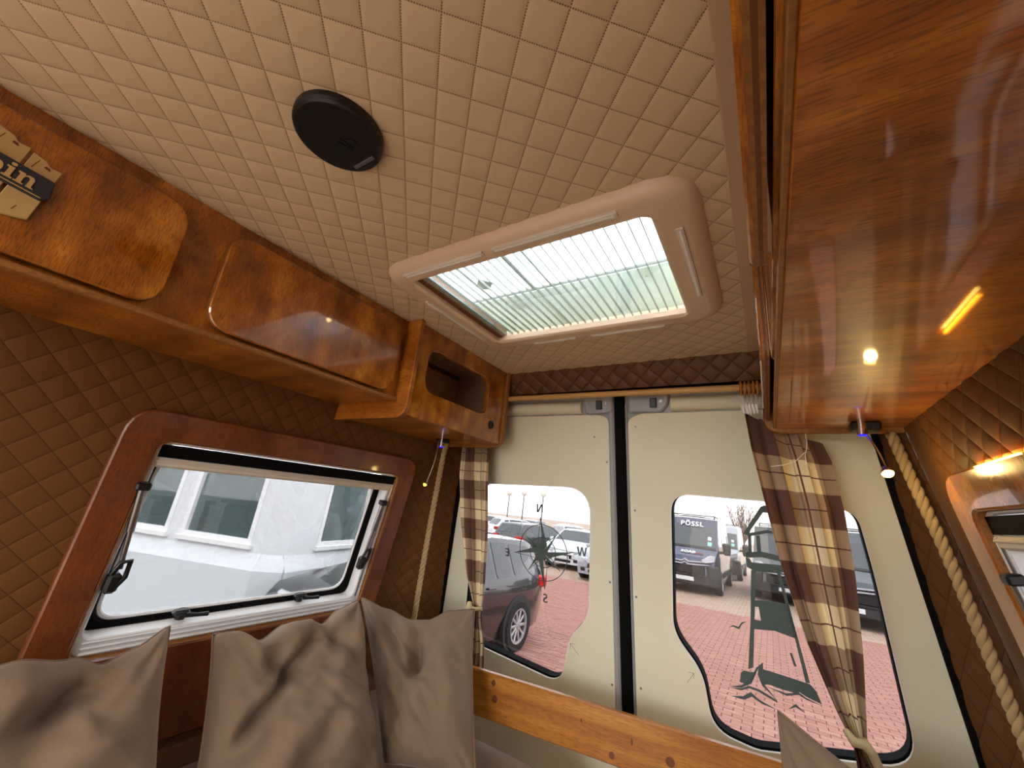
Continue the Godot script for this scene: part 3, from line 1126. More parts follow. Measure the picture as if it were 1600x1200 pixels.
func build_cabinets() -> void:
	var I := Transform3D()
	# left, long
	var o := thing("overhead_cabinet", "long amber wood wall cabinet carrying the small pale wooden sign", "cabinet", Vector3(-1.18, 0.284, -0.3))
	var st := new_st()
	box(st, FC, Vector3(-0.7, 0.290, -1.046), Vector3(0.868, CEIL - 0.001, -1.032), 0.001)
	part("face_board", st, M.amber_wood, o)
	st = new_st()
	box(st, I, Vector3(-1.335, 0.284, -0.868), Vector3(-1.034, 0.299, 0.7), 0.001)
	part("bottom_board", st, M.side_wood, o)
	st = new_st()
	box(st, I, Vector3(-1.034, 0.280, -0.862), Vector3(-1.012, 0.292, 0.7), 0.003)
	part("bottom_rail", st, M.ply_edge, o)
	cab_door(o, true, -0.302, -0.836, 0.301, 0.542, -1.010, 0.019, 0.055)
	cab_door(o, true, 0.55, -0.222, 0.301, 0.536, -1.010, 0.019, 0.055)
	# left, corner unit with an open window
	o = thing("corner_cabinet", "open-fronted amber wood corner cabinet with a round black socket", "cabinet", Vector3(-1.16, 0.226, -1.17))
	st = new_st()
	prism(st, I, side_profile(true, -0.966, 0.226, 0.055), -0.885, -0.868, 0.002)
	part("side_panel", st, M.side_wood, o)
	st = new_st()
	prism(st, I, side_profile(true, -0.978, 0.226, 0.055), -1.476, -1.456, 0.002)
	part("side_panel", st, M.ply_edge, o)
	st = new_st()
	box(st, I, Vector3(-1.30, 0.26, -1.456), Vector3(-0.992, CEIL - 0.002, -1.453))
	part("side_lining", st, M.raw_ply, o)
	st = new_st()
	box(st, I, Vector3(-1.305, 0.256, -1.453), Vector3(-1.275, CEIL - 0.004, -0.886))
	part("back_panel", st, M.raw_ply, o)
	st = new_st()
	ring(st, FC, rect(0.886, 0.241, 1.455, CEIL - 0.001), rect(0.955, 0.342, 1.334, 0.502, 0.05, 8), Vector2(1.14, 0.42), -1.006, -0.990, 0.002)
	part("face_board", st, M.amber_wood, o)
	st = new_st()
	box(st, I, Vector3(-1.335, 0.240, -1.456), Vector3(-0.992, 0.255, -0.885), 0.001)
	part("bottom_board", st, M.side_wood, o)
	st = new_st()
	var sk := Transform3D(Basis(Vector3(0, 0, -1), Vector3(1, 0, 0), Vector3(0, -1, 0)), Vector3(-0.990, 0.311, -1.376))
	lathe(st, sk, [Vector2(0.0185, 0.0), Vector2(0.0185, 0.003), Vector2(0.016, 0.005), Vector2(0.0135, 0.005), Vector2(0.0125, 0.002), Vector2(0.0, 0.002)], 24)
	part("socket", st, M.black_plastic, o)
	# right, long
	o = thing("overhead_cabinet", "dark glossy wood wall cabinet seen from below, reflecting the lamp", "cabinet", Vector3(0.19, 0.300, -0.4))
	st = new_st()
	box(st, I, Vector3(0.036, 0.300, -1.449), Vector3(0.335, 0.316, 0.52), 0.002)
	part("bottom_board", st, M.amber_wood_cross, o)
	st = new_st()
	box(st, I, Vector3(0.030, 0.300, -1.449), Vector3(0.036, 0.318, 0.52), 0.001)
	part("bottom_edge", st, M.ply_edge, o)
	st = new_st()
	box(st, I, Vector3(0.025, 0.319, -0.868), Vector3(0.045, CEIL - 0.001, 0.52), 0.001)
	part("face_board", st, M.amber_wood, o)
	cab_door(o, false, 0.5, -0.545, 0.312, 0.545, 0.001, 0.019, 0.05)
	st = new_st()
	prism(st, I, side_profile(false, 0.024, 0.318, 0.02), -0.885, -0.868, 0.002)
	part("side_panel", st, M.side_wood, o)
	st = new_st()
	prism(st, I, side_profile(false, 0.006, 0.288, 0.05), -1.472, -1.450, 0.002)
	part("side_panel", st, M.ply_edge, o)
	cab_door(o, false, -0.872, -1.445, 0.325, 0.570, 0.006, 0.017, 0.03)

	# unseen wardrobe added to shade the underside of the right cabinet
	o = thing("shade_block", "unseen added wardrobe at the end of the dark glossy cabinet", "shade_block", Vector3(0.2, FLOOR, 0.66))
	st = new_st()
	box(st, I, Vector3(0.0, FLOOR, 0.53), Vector3(0.26, CEIL - 0.008, 0.80), 0.004)
	box(st, I, Vector3(0.26, FLOOR, 0.53), Vector3(0.375, 0.05, 0.80), 0.004)
	part("carcass", st, M.amber_wood, o)
	st = new_st()
	box(st, I, Vector3(-0.018, FLOOR + 0.08, 0.545), Vector3(0.0, CEIL - 0.03, 0.785), 0.003)
	var wd := part("door", st, M.amber_wood, o)
	st = new_st()
	box(st, I, Vector3(-0.034, -0.30, 0.560), Vector3(-0.018, -0.20, 0.572), 0.003)
	part("handle", st, M.chrome, wd)

# ------------------------------------------------------------------ roof hatch
func build_hatch() -> void:
	var o := thing("roof_hatch", "cream framed roof hatch with ribbed clear dome in the ceiling", "skylight", Vector3(-0.465, 0.545, -0.87))
	var outer := [-0.862, -1.150, -0.064, -0.585]
	var open_ := [-0.786, -1.076, -0.149, -0.641]
	var L := func(t: float, g: float, r: float, z: float) -> PackedVector3Array:
		var p := rect(lerpf(outer[0], open_[0], t) + g, lerpf(outer[1], open_[1], t) + g, lerpf(outer[2], open_[2], t) - g, lerpf(outer[3], open_[3], t) - g, r, 10)
		var a := PackedVector3Array()
		for q in p:
			a.append(FT * Vector3(q.x, q.y, z))
		return a
	var st := new_st()
	skin(st, [L.call(0.0, 0.0, 0.085, -0.002), L.call(0.0, 0.002, 0.085, 0.010), L.call(0.0, 0.008, 0.082, 0.020), L.call(0.0, 0.018, 0.078, 0.0265), L.call(0.0, 0.030, 0.07, 0.0295)], true, 1, false)
	skin(st, [L.call(0.0, 0.030, 0.07, 0.0295), L.call(0.9, 0.0, 0.05, 0.033)], true, 2, false)
	skin(st, [L.call(0.9, 0.0, 0.05, 0.033), L.call(1.0, 0.0, 0.012, 0.031), L.call(1.0, 0.004, 0.010, 0.026)], true, 3, false)
	skin(st, [L.call(1.0, 0.004, 0.010, 0.026), L.call(1.0, 0.002, 0.010, 0.000)], true, 4, false)
	part("frame", st, M.hatch_plastic, o)
	# blind cassette at one side, clear light strips round the frame
	st = new_st()
	box(st, FT, Vector3(-0.790, -1.078, -0.012), Vector3(-0.764, -0.640, 0.014), 0.003)
	box(st, FT, Vector3(-0.764, -1.078, -0.020), Vector3(-0.752, -0.640, 0.004), 0.002)
	part("blind_cassette", st, M.ply_dark, o)
	for b in [[-0.778, -0.622, -0.520, -0.606], [-0.495, -0.622, -0.205, -0.606], [-0.66, -1.128, -0.50, -1.116], [-0.45, -1.128, -0.22, -1.116], [-0.118, -0.98, -0.102, -0.70], [-0.826, -1.04, -0.812, -0.74]]:
		st = new_st()
		box(st, FT, Vector3(b[0], b[1], 0.022), Vector3(b[2], b[3], 0.0345), 0.002)
		var ls := part("light_strip", st, M.strip_lens, o)
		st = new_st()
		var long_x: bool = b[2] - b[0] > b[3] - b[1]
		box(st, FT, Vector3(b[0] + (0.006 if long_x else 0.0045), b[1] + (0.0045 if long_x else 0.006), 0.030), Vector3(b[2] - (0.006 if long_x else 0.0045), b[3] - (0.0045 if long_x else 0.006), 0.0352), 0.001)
		part("highlight_bar", st, M.strip_highlight, ls)  # white bar paints in the bright highlight line along the clear strip
	# inner pane, ribs and dome
	st = new_st()
	box(st, FT, Vector3(-0.792, -1.082, 0.0095), Vector3(-0.143, -0.635, 0.0120))
	part("inner_pane", st, M.hatch_glass, o)
	for i in 26:
		st = new_st()
		var x := -0.775 + i * 0.0248
		box(st, FT, Vector3(x, -1.08, 0.001), Vector3(x + 0.0028, -0.637, 0.0088), 0.0005)
		part("rib", st, M.rib_glass, o)
	st = new_st()
	var dome := []
	for w in [[0.0, -0.012], [0.0, -0.06], [0.02, -0.10], [0.06, -0.125], [0.16, -0.14], [0.41, -0.145]]:
		var loop := PackedVector3Array()
		for q in rect(-0.91 + w[0], -1.37 + w[0], -0.02 - w[0], -0.49 - w[0], 0.06 if w[0] < 0.4 else 0.001, 10):
			loop.append(FT * Vector3(q.x, q.y, w[1]))
		dome.append(loop)
	skin(st, dome, true, 1, true)
	part("dome", st, M.hatch_glass, o)
	st = new_st()
	box(st, FT, Vector3(-0.86, -1.34, -0.085), Vector3(-0.07, -0.975, -0.082))
	part("sun_sheet", st, M.sheet_glass, o)
	for b in [[-0.86, -0.985, -0.07, -0.975], [-0.600, -1.34, -0.588, -0.52], [-0.535, -1.34, -0.524, -0.52]]:
		st = new_st()
		box(st, FT, Vector3(b[0], b[1], -0.098), Vector3(b[2], b[3], -0.088), 0.002)
		part("dome_bar", st, M.rib_glass, o)
	for b in [[-0.74, -0.90], [-0.70, -1.06], [-0.25, -1.02]]:
		st = new_st()
		lathe(st, FT * Transform3D(Basis(Vector3(1, 0, 0), Vector3(0, 0, 1), Vector3(0, -1, 0)), Vector3(b[0], b[1], -0.080)), [Vector2(0.0, -0.004), Vector2(0.034, -0.020), Vector2(0.034, -0.016), Vector2(0, 0.0)], 4)
		part("dome_catch", st, M.rib_glass, o)

# ------------------------------------------------------------------ cushions, bed board, curtains, ropes
func cushion(called_label: String, tl: Vector3, tr: Vector3, br: Vector3, bl: Vector3, thick: float, sd: int, dent: Array, crest: Array) -> void:
	var base := (bl + br) * 0.5
	var o := thing("cushion", called_label, "cushion", base)
	var nrm := (tr - bl).cross(tl - br).normalized()
	var n := 56
	var fn := FastNoiseLite.new()
	fn.seed = sd
	fn.frequency = 1.1
	fn.fractal_octaves = 2
	var fold := FastNoiseLite.new()
	fold.seed = sd + 7
	fold.frequency = 2.4
	var rows_f := []
	var rows_b := []
	for j in n + 1:
		var rf := PackedVector3Array()
		var rb := PackedVector3Array()
		for i in n + 1:
			var u := -1.0 + 2.0 * i / n
			var v := -1.0 + 2.0 * j / n
			# sides drawn in between the corners
			var uu := u * (1.0 - 0.055 * (1.0 - v * v))
			var vv := v * (1.0 - 0.055 * (1.0 - u * u))
			var p := tl.lerp(tr, (uu + 1) * 0.5).lerp(bl.lerp(br, (uu + 1) * 0.5), (1 - vv) * 0.5)
			var drop := 0.0
			for e in crest.size() - 1:
				if u >= crest[e][0] and u <= crest[e + 1][0]:
					var w: float = (u - crest[e][0]) / (crest[e + 1][0] - crest[e][0])
					drop = lerpf(crest[e][1], crest[e + 1][1], w * w * (3.0 - 2.0 * w))
			p.y += drop * smoothstep(-0.3, 1.0, v)
			p += nrm * absf(drop) * 0.5 * smoothstep(0.0, 1.0, v)
			var pu := pow(maxf(1.0 - pow(absf(u), 2.8), 0.0), 0.46)
			var pv := pow(maxf(1.0 - pow(absf(v), 2.8), 0.0), 0.46)
			var h := pu * pv
			# creases that run in from the corners and across
			var rad := Vector2(absf(u), absf(v))
			var corner := clampf((rad.x + rad.y - 1.1) / 0.9, 0.0, 1.0)
			var ang := atan2(1.0 - rad.y, 1.0 - rad.x)
			var crease := sin(ang * 9.0 + sd) * 0.018 * corner * h
			var soft := fn.get_noise_2d(u * 0.9, v * 0.9) * 0.05 * h + absf(fold.get_noise_2d(u * 0.35 + v * 0.25, v * 0.2)) * 0.035 * h
			var dd := 0.0
			for e in dent:          # a pressed-in fold: centre, direction, width, depth
				var q := Vector2(u, v) - Vector2(e[0], e[1])
				var dir := Vector2.from_angle(e[2])
				var along := q.dot(dir)
				var across := q.cross(dir)
				dd += e[4] * exp(-across * across / (e[3] * e[3])) * smoothstep(-0.05, 0.25, along) * smoothstep(e[5] + 0.2, e[5] - 0.2, along) * sqrt(h)
			rf.append(p + nrm * (thick * h + soft + crease - dd))
			rb.append(p - nrm * (thick * 0.55 * h))
		rows_f.append(rf)
		rows_b.append(rb)
	var st := new_st()
	skin(st, rows_f, false, 1, false)
	skin(st, rows_b, false, 1, true)
	part("cover", st, M.taupe_velvet, o)
	st = new_st()
	var edge := PackedVector3Array()
	for i in n + 1: edge.append(rows_f[0][i])
	for i in range(1, n + 1): edge.append(rows_f[i][n])
	for i in range(n - 1, -1, -1): edge.append(rows_f[n][i])
	for i in range(n - 1, -1, -1): edge.append(rows_f[i][0])
	tube(st, edge, 0.0028, 6, false)
	part("seam", st, M.taupe_velvet, o)

func build_soft() -> void:
	# bench along the left wall and round the rear, below the frame for the most part
	var b := thing("bench_mattress", "taupe velvet bench mattress under the cushions", "mattress", Vector3(-1.0, -0.93, -0.7))
	var st := new_st()
	box(st, Transform3D(), Vector3(-1.50, -0.93, -1.47), Vector3(-0.60, -0.815, 0.6), 0.03)
	part("mattress_cover", st, M.taupe_velvet, b)
	var bb := thing("storage_bench", "wooden bench box under the taupe mattress", "bench", Vector3(-1.0, FLOOR, -0.7))
	st = new_st()
	box(st, Transform3D(), Vector3(-1.50, FLOOR, -1.46), Vector3(-0.62, -0.93, 0.58), 0.004)
	part("front_panel", st, M.side_wood, bb)
	b = thing("bench_mattress", "taupe velvet mattress beneath the single cushion by the plaid curtain", "mattress", Vector3(0.2, -0.93, -0.9))
	st = new_st()
	box(st, Transform3D(), Vector3(0.0, -0.93, -1.47), Vector3(0.50, -0.815, -0.1), 0.03)
	part("mattress_cover", st, M.taupe_velvet, b)
	bb = thing("storage_bench", "wooden bench box below the cushion by the plaid curtain", "bench", Vector3(0.2, FLOOR, -0.9))
	st = new_st()
	box(st, Transform3D(), Vector3(0.02, FLOOR, -1.46), Vector3(0.50, -0.93, -0.12), 0.004)
	part("front_panel", st, M.side_wood, bb)
	cushion("brown velvet cushion with a peaked corner below the window", Vector3(-1.30, -0.455, -0.02), Vector3(-1.28, -0.378, -0.525), Vector3(-1.10, -0.80, -0.565), Vector3(-1.10, -0.80, -0.02), 0.095, 3, [[0.62, 0.85, -2.5, 0.10, 0.06, 0.7], [0.55, 0.2, -1.4, 0.16, 0.03, 0.8]], [[-1.0, 0.02], [0.0, 0.025], [0.35, 0.0], [0.56, -0.035], [0.75, -0.025], [1.0, 0.0]])
	cushion("brown velvet cushion with a deep slanting crease", Vector3(-1.33, -0.432, -0.655), Vector3(-1.29, -0.395, -1.10), Vector3(-1.02, -0.80, -1.07), Vector3(-1.10, -0.80, -0.60), 0.095, 11, [[0.30, 0.85, -2.35, 0.09, 0.055, 1.5], [0.30, 0.9, -0.95, 0.10, 0.04, 1.0], [-0.55, 0.8, -0.9, 0.10, 0.04, 0.7]], [[-1.0, 0.0], [-0.8, 0.0], [-0.48, -0.045], [-0.15, -0.01], [0.1, -0.012], [0.36, -0.045], [0.65, -0.01], [1.0, 0.0]])
	cushion("brown velvet cushion leaning in the corner by the pine board", Vector3(-1.41, -0.425, -1.215), Vector3(-0.985, -0.405, -1.405), Vector3(-0.775, -0.80, -1.215), Vector3(-1.06, -0.81, -1.125), 0.065, 23, [[0.2, 0.9, -1.9, 0.12, 0.06, 0.9], [-0.6, 0.8, -1.0, 0.10, 0.04, 0.6]], [[-1.0, 0.0], [-0.5, -0.025], [0.0, -0.055], [0.25, -0.05], [0.6, -0.008], [1.0, 0.0]])
	cushion("brown velvet cushion in front of the lighthouse window", Vector3(-0.012, -0.388, -1.25), Vector3(0.30, -0.47, -1.14), Vector3(0.26, -0.80, -1.0), Vector3(-0.03, -0.80, -1.16), 0.060, 31, [[0.0, 0.2, -1.0, 0.15, 0.02, 0.8]], [[-1.0, 0.0], [0.0, -0.01], [1.0, 0.0]])
	# pine board across the rear
	var pb := thing("pine_board", "knotty varnished pine board across the rear doors", "board", Vector3(-0.5, -0.75, -1.49))
	var a := Vector3(-1.08, -0.745, -1.412)
	var e := Vector3(0.35, -0.745, -1.600)
	var bx := (e - a).normalized()
	var bf := Transform3D(Basis(bx, Vector3(0, 1, 0), bx.cross(Vector3(0, 1, 0))), a)
	var ln := a.distance_to(e)
	st = new_st()
	box(st, bf, Vector3(0, 0, -0.024), Vector3(ln, 0.142, 0.0), 0.004)
	part("plank", st, M.pine, pb)
	for q in [[0.205, 0.068, 0.011, 0.012], [0.195, 0.115, 0.008, 0.011], [0.62, 0.026, 0.009, 0.010], [0.79, 0.060, 0.013, 0.013], [0.68, 0.078, 0.004, 0.010], [0.96, 0.05, 0.010, 0.009], [0.52, 0.09, 0.003, 0.006]]:
		st = new_st()
		var el := PackedVector2Array()
		for i in 14:
			el.append(Vector2(q[0] + cos(TAU * i / 14) * q[2], q[1] + sin(TAU * i / 14) * q[3]))
		prism(st, bf, el, -0.002, 0.0006)
		part("knot", st, M.knot, pb)
	# curtain rod and rings
	var rd := thing("curtain_rod", "pale wooden curtain rod above the rear doors", "curtain rod", Vector3(-0.49, 0.45, -1.48))
	st = new_st()
	tube(st, PackedVector3Array([Vector3(-0.985, 0.456, -1.484), Vector3(0.01, 0.449, -1.484)]), 0.0115, 16)
	part("pole", st, M.rod_wood, rd)
	var base_i := 0
	for x in [-0.052, -0.040, -0.028, -0.016, -0.004]:
		var rg := thing("curtain_ring", "small brown wooden curtain ring on the pale rod", "curtain ring", Vector3(x, 0.43, -1.484), "wooden rings bunched on the curtain rod")
		st = new_st()
		var pts := PackedVector3Array()
		for i in 25:
			var g := TAU * i / 24
			pts.append(Vector3(x + 0.002 * sin(g), 0.446 + cos(g) * 0.0205, -1.484 + sin(g) * 0.0205))
		tube(st, pts, 0.0042, 8, false)
		part("hoop", st, M.ring_wood, rg)
		st = new_st()
		pts = PackedVector3Array()
		for i in 13:
			var g := PI * i / 12
			pts.append(Vector3(x + 0.007 * cos(g), 0.412 - sin(g) * 0.018, -1.478))
		pts.append(Vector3(x - 0.007, 0.425, -1.484))
		tube(st, pts, 0.0014, 6, false)
		part("hook", st, M.white_plastic, rg)
		base_i += 1
	curtains()
	# ropes hanging in the rear corners
	rope("pale twisted rope hanging beside the wide window", PackedVector3Array([Vector3(-1.280, 0.24, -1.438), Vector3(-1.290, 0.18, -1.440), Vector3(-1.336, -0.136, -1.470), Vector3(-1.358, -0.33, -1.487), Vector3(-1.374, -0.52, -1.50), Vector3(-1.376, -0.60, -1.502)]), 0.0118)
	rope("thick pale twisted rope beside the bright lamp", PackedVector3Array([Vector3(0.300, 0.285, -1.455), Vector3(0.324, 0.15, -1.440), Vector3(0.352, 0.02, -1.436), Vector3(0.390, -0.18, -1.440), Vector3(0.434, -0.42, -1.458), Vector3(0.466, -0.60, -1.48)]), 0.0125)

func rope(label: String, path: PackedVector3Array, r: float) -> void:
	var cv := Curve3D.new()
	for i in path.size():
		var t := (path[mini(i + 1, path.size() - 1)] - path[maxi(i - 1, 0)]) * 0.16
		cv.add_point(path[i], -t, t)
	var o := thing("rope", label, "rope", path[path.size() - 1])
	var ln := cv.get_baked_length()
	var steps := int(ln / 0.004)
	for k in 3:
		var pts := PackedVector3Array()
		for i in steps + 1:
			var s := ln * i / steps
			var p := cv.sample_baked(s)
			var d := (cv.sample_baked(minf(s + 0.01, ln)) - cv.sample_baked(maxf(s - 0.01, 0.0))).normalized()
			var n1 := d.cross(Vector3(0, 0, 1)).normalized()
			var n2 := d.cross(n1)
			var g := s / (r * 5.6) * TAU + TAU * k / 3.0
			pts.append(p + (n1 * cos(g) + n2 * sin(g)) * r * 0.52)
		var st := new_st()
		tube(st, pts, r * 0.58, 8)
		part("strand", st, M.rope_fibre, o)

# a gathered cloth: centre line with half width at each height, folds across
func drape(st: SurfaceTool, rows: Array, folds: float, deep: float, phase: float, cloth_w: float, v_scale: float, u_off := 0.0) -> void:
	# rows: [centre, half width vector, fold direction, fold depth factor]
	var n := 72
	st.set_smooth_group(1)
	var grid := []
	var vs := []
	var run := 0.0
	for i in rows.size():
		if i > 0:
			run += (rows[i][0] as Vector3).distance_to(rows[i - 1][0])
		vs.append(run)
		var a := PackedVector3Array()
		for k in n + 1:
			var t := float(k) / n
			var s := t * 2.0 - 1.0
			var fo: float = sin(t * folds * TAU + phase + 0.5 * sin(t * 9.0 + i * 0.15)) * deep * rows[i][3] + sin(t * folds * 2.3 * TAU + 1.3 + phase) * deep * 0.3 * rows[i][3]
			a.append(rows[i][0] + rows[i][1] * (s + 0.05 * sin(t * folds * TAU * 2.0 + phase)) + rows[i][2] * fo)
		grid.append(a)
	for i in rows.size() - 1:
		for k in n:
			var u0 := u_off + float(k) / n * cloth_w / v_scale
			var u1 := u_off + float(k + 1) / n * cloth_w / v_scale
			quad_uv(st, [grid[i][k], grid[i + 1][k], grid[i + 1][k + 1], grid[i][k + 1]], [Vector2(u0, vs[i] / v_scale), Vector2(u0, vs[i + 1] / v_scale), Vector2(u1, vs[i + 1] / v_scale), Vector2(u1, vs[i] / v_scale)])

func fine_rows(keys: Array, n: int) -> Array:
	var out := []
	for i in n + 1:
		var t := float(i) / n * (keys.size() - 1)
		var k := mini(int(t), keys.size() - 2)
		var w := t - k
		w = w * w * (3.0 - 2.0 * w) * 0.5 + w * 0.5
		var row := []
		for c in 4:
			row.append(lerp(keys[k][c], keys[k + 1][c], w))
		out.append(row)
	return out

func curtains() -> void:
	var o := thing("curtain", "plaid brown and cream curtain tied back beside the compass window", "curtain", Vector3(-1.08, -0.74, -1.54))
	var st := new_st()
	var z := Vector3(0, 0, 1)
	drape(st, fine_rows([
		[Vector3(-1.165, 0.250, -1.515), Vector3(0.075, 0, 0), z, 0.9],
		[Vector3(-1.150, 0.10, -1.515), Vector3(0.078, 0, 0), z, 1.0],
		[Vector3(-1.110, -0.12, -1.515), Vector3(0.070, 0, 0), z, 1.0],
		[Vector3(-1.075, -0.32, -1.515), Vector3(0.045, 0, 0), z, 0.9],
		[Vector3(-1.050, -0.42, -1.515), Vector3(0.020, 0, 0), z, 0.7],
		[Vector3(-1.045, -0.46, -1.515), Vector3(0.017, 0, 0), z, 0.6],
		[Vector3(-1.030, -0.55, -1.515), Vector3(0.035, 0, 0), z, 0.8],
		[Vector3(-1.030, -0.74, -1.515), Vector3(0.055, 0, 0), z, 0.9]], 60), 2.5, 0.014, 0.4, 0.21, 0.17, 0.82)
	part("cloth", st, M.plaid_cloth, o)
	st = new_st()
	tube(st, PackedVector3Array([Vector3(-1.072, -0.410, -1.488), Vector3(-1.066, -0.425, -1.480), Vector3(-1.058, -0.50, -1.482), Vector3(-1.058, -0.60, -1.486)]), [0.010, 0.013, 0.012, 0.009], 10)
	tube(st, PackedVector3Array([Vector3(-1.075, -0.425, -1.49), Vector3(-1.045, -0.430, -1.488), Vector3(-1.018, -0.425, -1.505)]), 0.008, 8)
	part("tie_band", st, M.cream_cloth, o)
	o = thing("curtain", "plaid brown and cream curtain tied back beside the lighthouse window", "curtain", Vector3(0.13, -0.56, -1.5))
	st = new_st()
	drape(st, fine_rows([
		[Vector3(0.048, 0.316, -1.503), Vector3(0.098, -0.052, 0), z, 0.9],
		[Vector3(0.062, 0.23, -1.500), Vector3(0.100, -0.020, 0), z, 1.1],
		[Vector3(0.082, 0.08, -1.500), Vector3(0.094, 0, 0), z, 1.0],
		[Vector3(0.100, -0.10, -1.500), Vector3(0.082, 0, 0), z, 1.0],
		[Vector3(0.120, -0.28, -1.500), Vector3(0.058, 0, 0), z, 0.9],
		[Vector3(0.140, -0.42, -1.500), Vector3(0.030, 0, 0), z, 0.7],
		[Vector3(0.152, -0.485, -1.500), Vector3(0.014, 0, 0), z, 0.5],
		[Vector3(0.172, -0.56, -1.495), Vector3(0.030, 0, 0), z, 0.7]], 70), 3.0, 0.016, 1.2, 0.245, 0.20)
	part("cloth", st, M.plaid_cloth, o)
	st = new_st()
	tube(st, PackedVector3Array([Vector3(0.128, -0.462, -1.492), Vector3(0.140, -0.474, -1.470), Vector3(0.158, -0.470, -1.470), Vector3(0.172, -0.488, -1.478), Vector3(0.192, -0.545, -1.484), Vector3(0.205, -0.60, -1.49)]), [0.008, 0.012, 0.014, 0.011, 0.010, 0.008], 10)
	part("tie_band", st, M.cream_cloth, o)
	# white heading tape at the hooks, and loose threads
	st = new_st()
	for q in [[-0.055, -0.006, 0.356, 0.388], [0.004, 0.022, 0.330, 0.362]]:
		var rows := []
		for j in 5:
			var a := PackedVector3Array()
			for i in 25:
				var t := i / 24.0
				a.append(Vector3(lerpf(q[0], q[1], t), lerpf(q[2], q[3], j / 4.0) + 0.003 * sin(t * 40.0), -1.474 + 0.008 * sin(t * 31.0 + j)))
			rows.append(a)
		skin(st, rows)
	part("heading_tape", st, M.white_tape, o)
	st = new_st()
	tube(st, PackedVector3Array([Vector3(0.110, 0.30, -1.468), Vector3(0.112, 0.26, -1.464), Vector3(0.108, 0.235, -1.462), Vector3(0.080, 0.205, -1.462), Vector3(0.050, 0.192, -1.464), Vector3(0.016, 0.186, -1.466)]), 0.0011, 6)
	tube(st, PackedVector3Array([Vector3(0.110, 0.245, -1.462), Vector3(0.104, 0.222, -1.460), Vector3(0.105, 0.20, -1.462), Vector3(0.116, 0.184, -1.464)]), 0.0011, 6)
	part("loose_thread", st, M.white_tape, o)

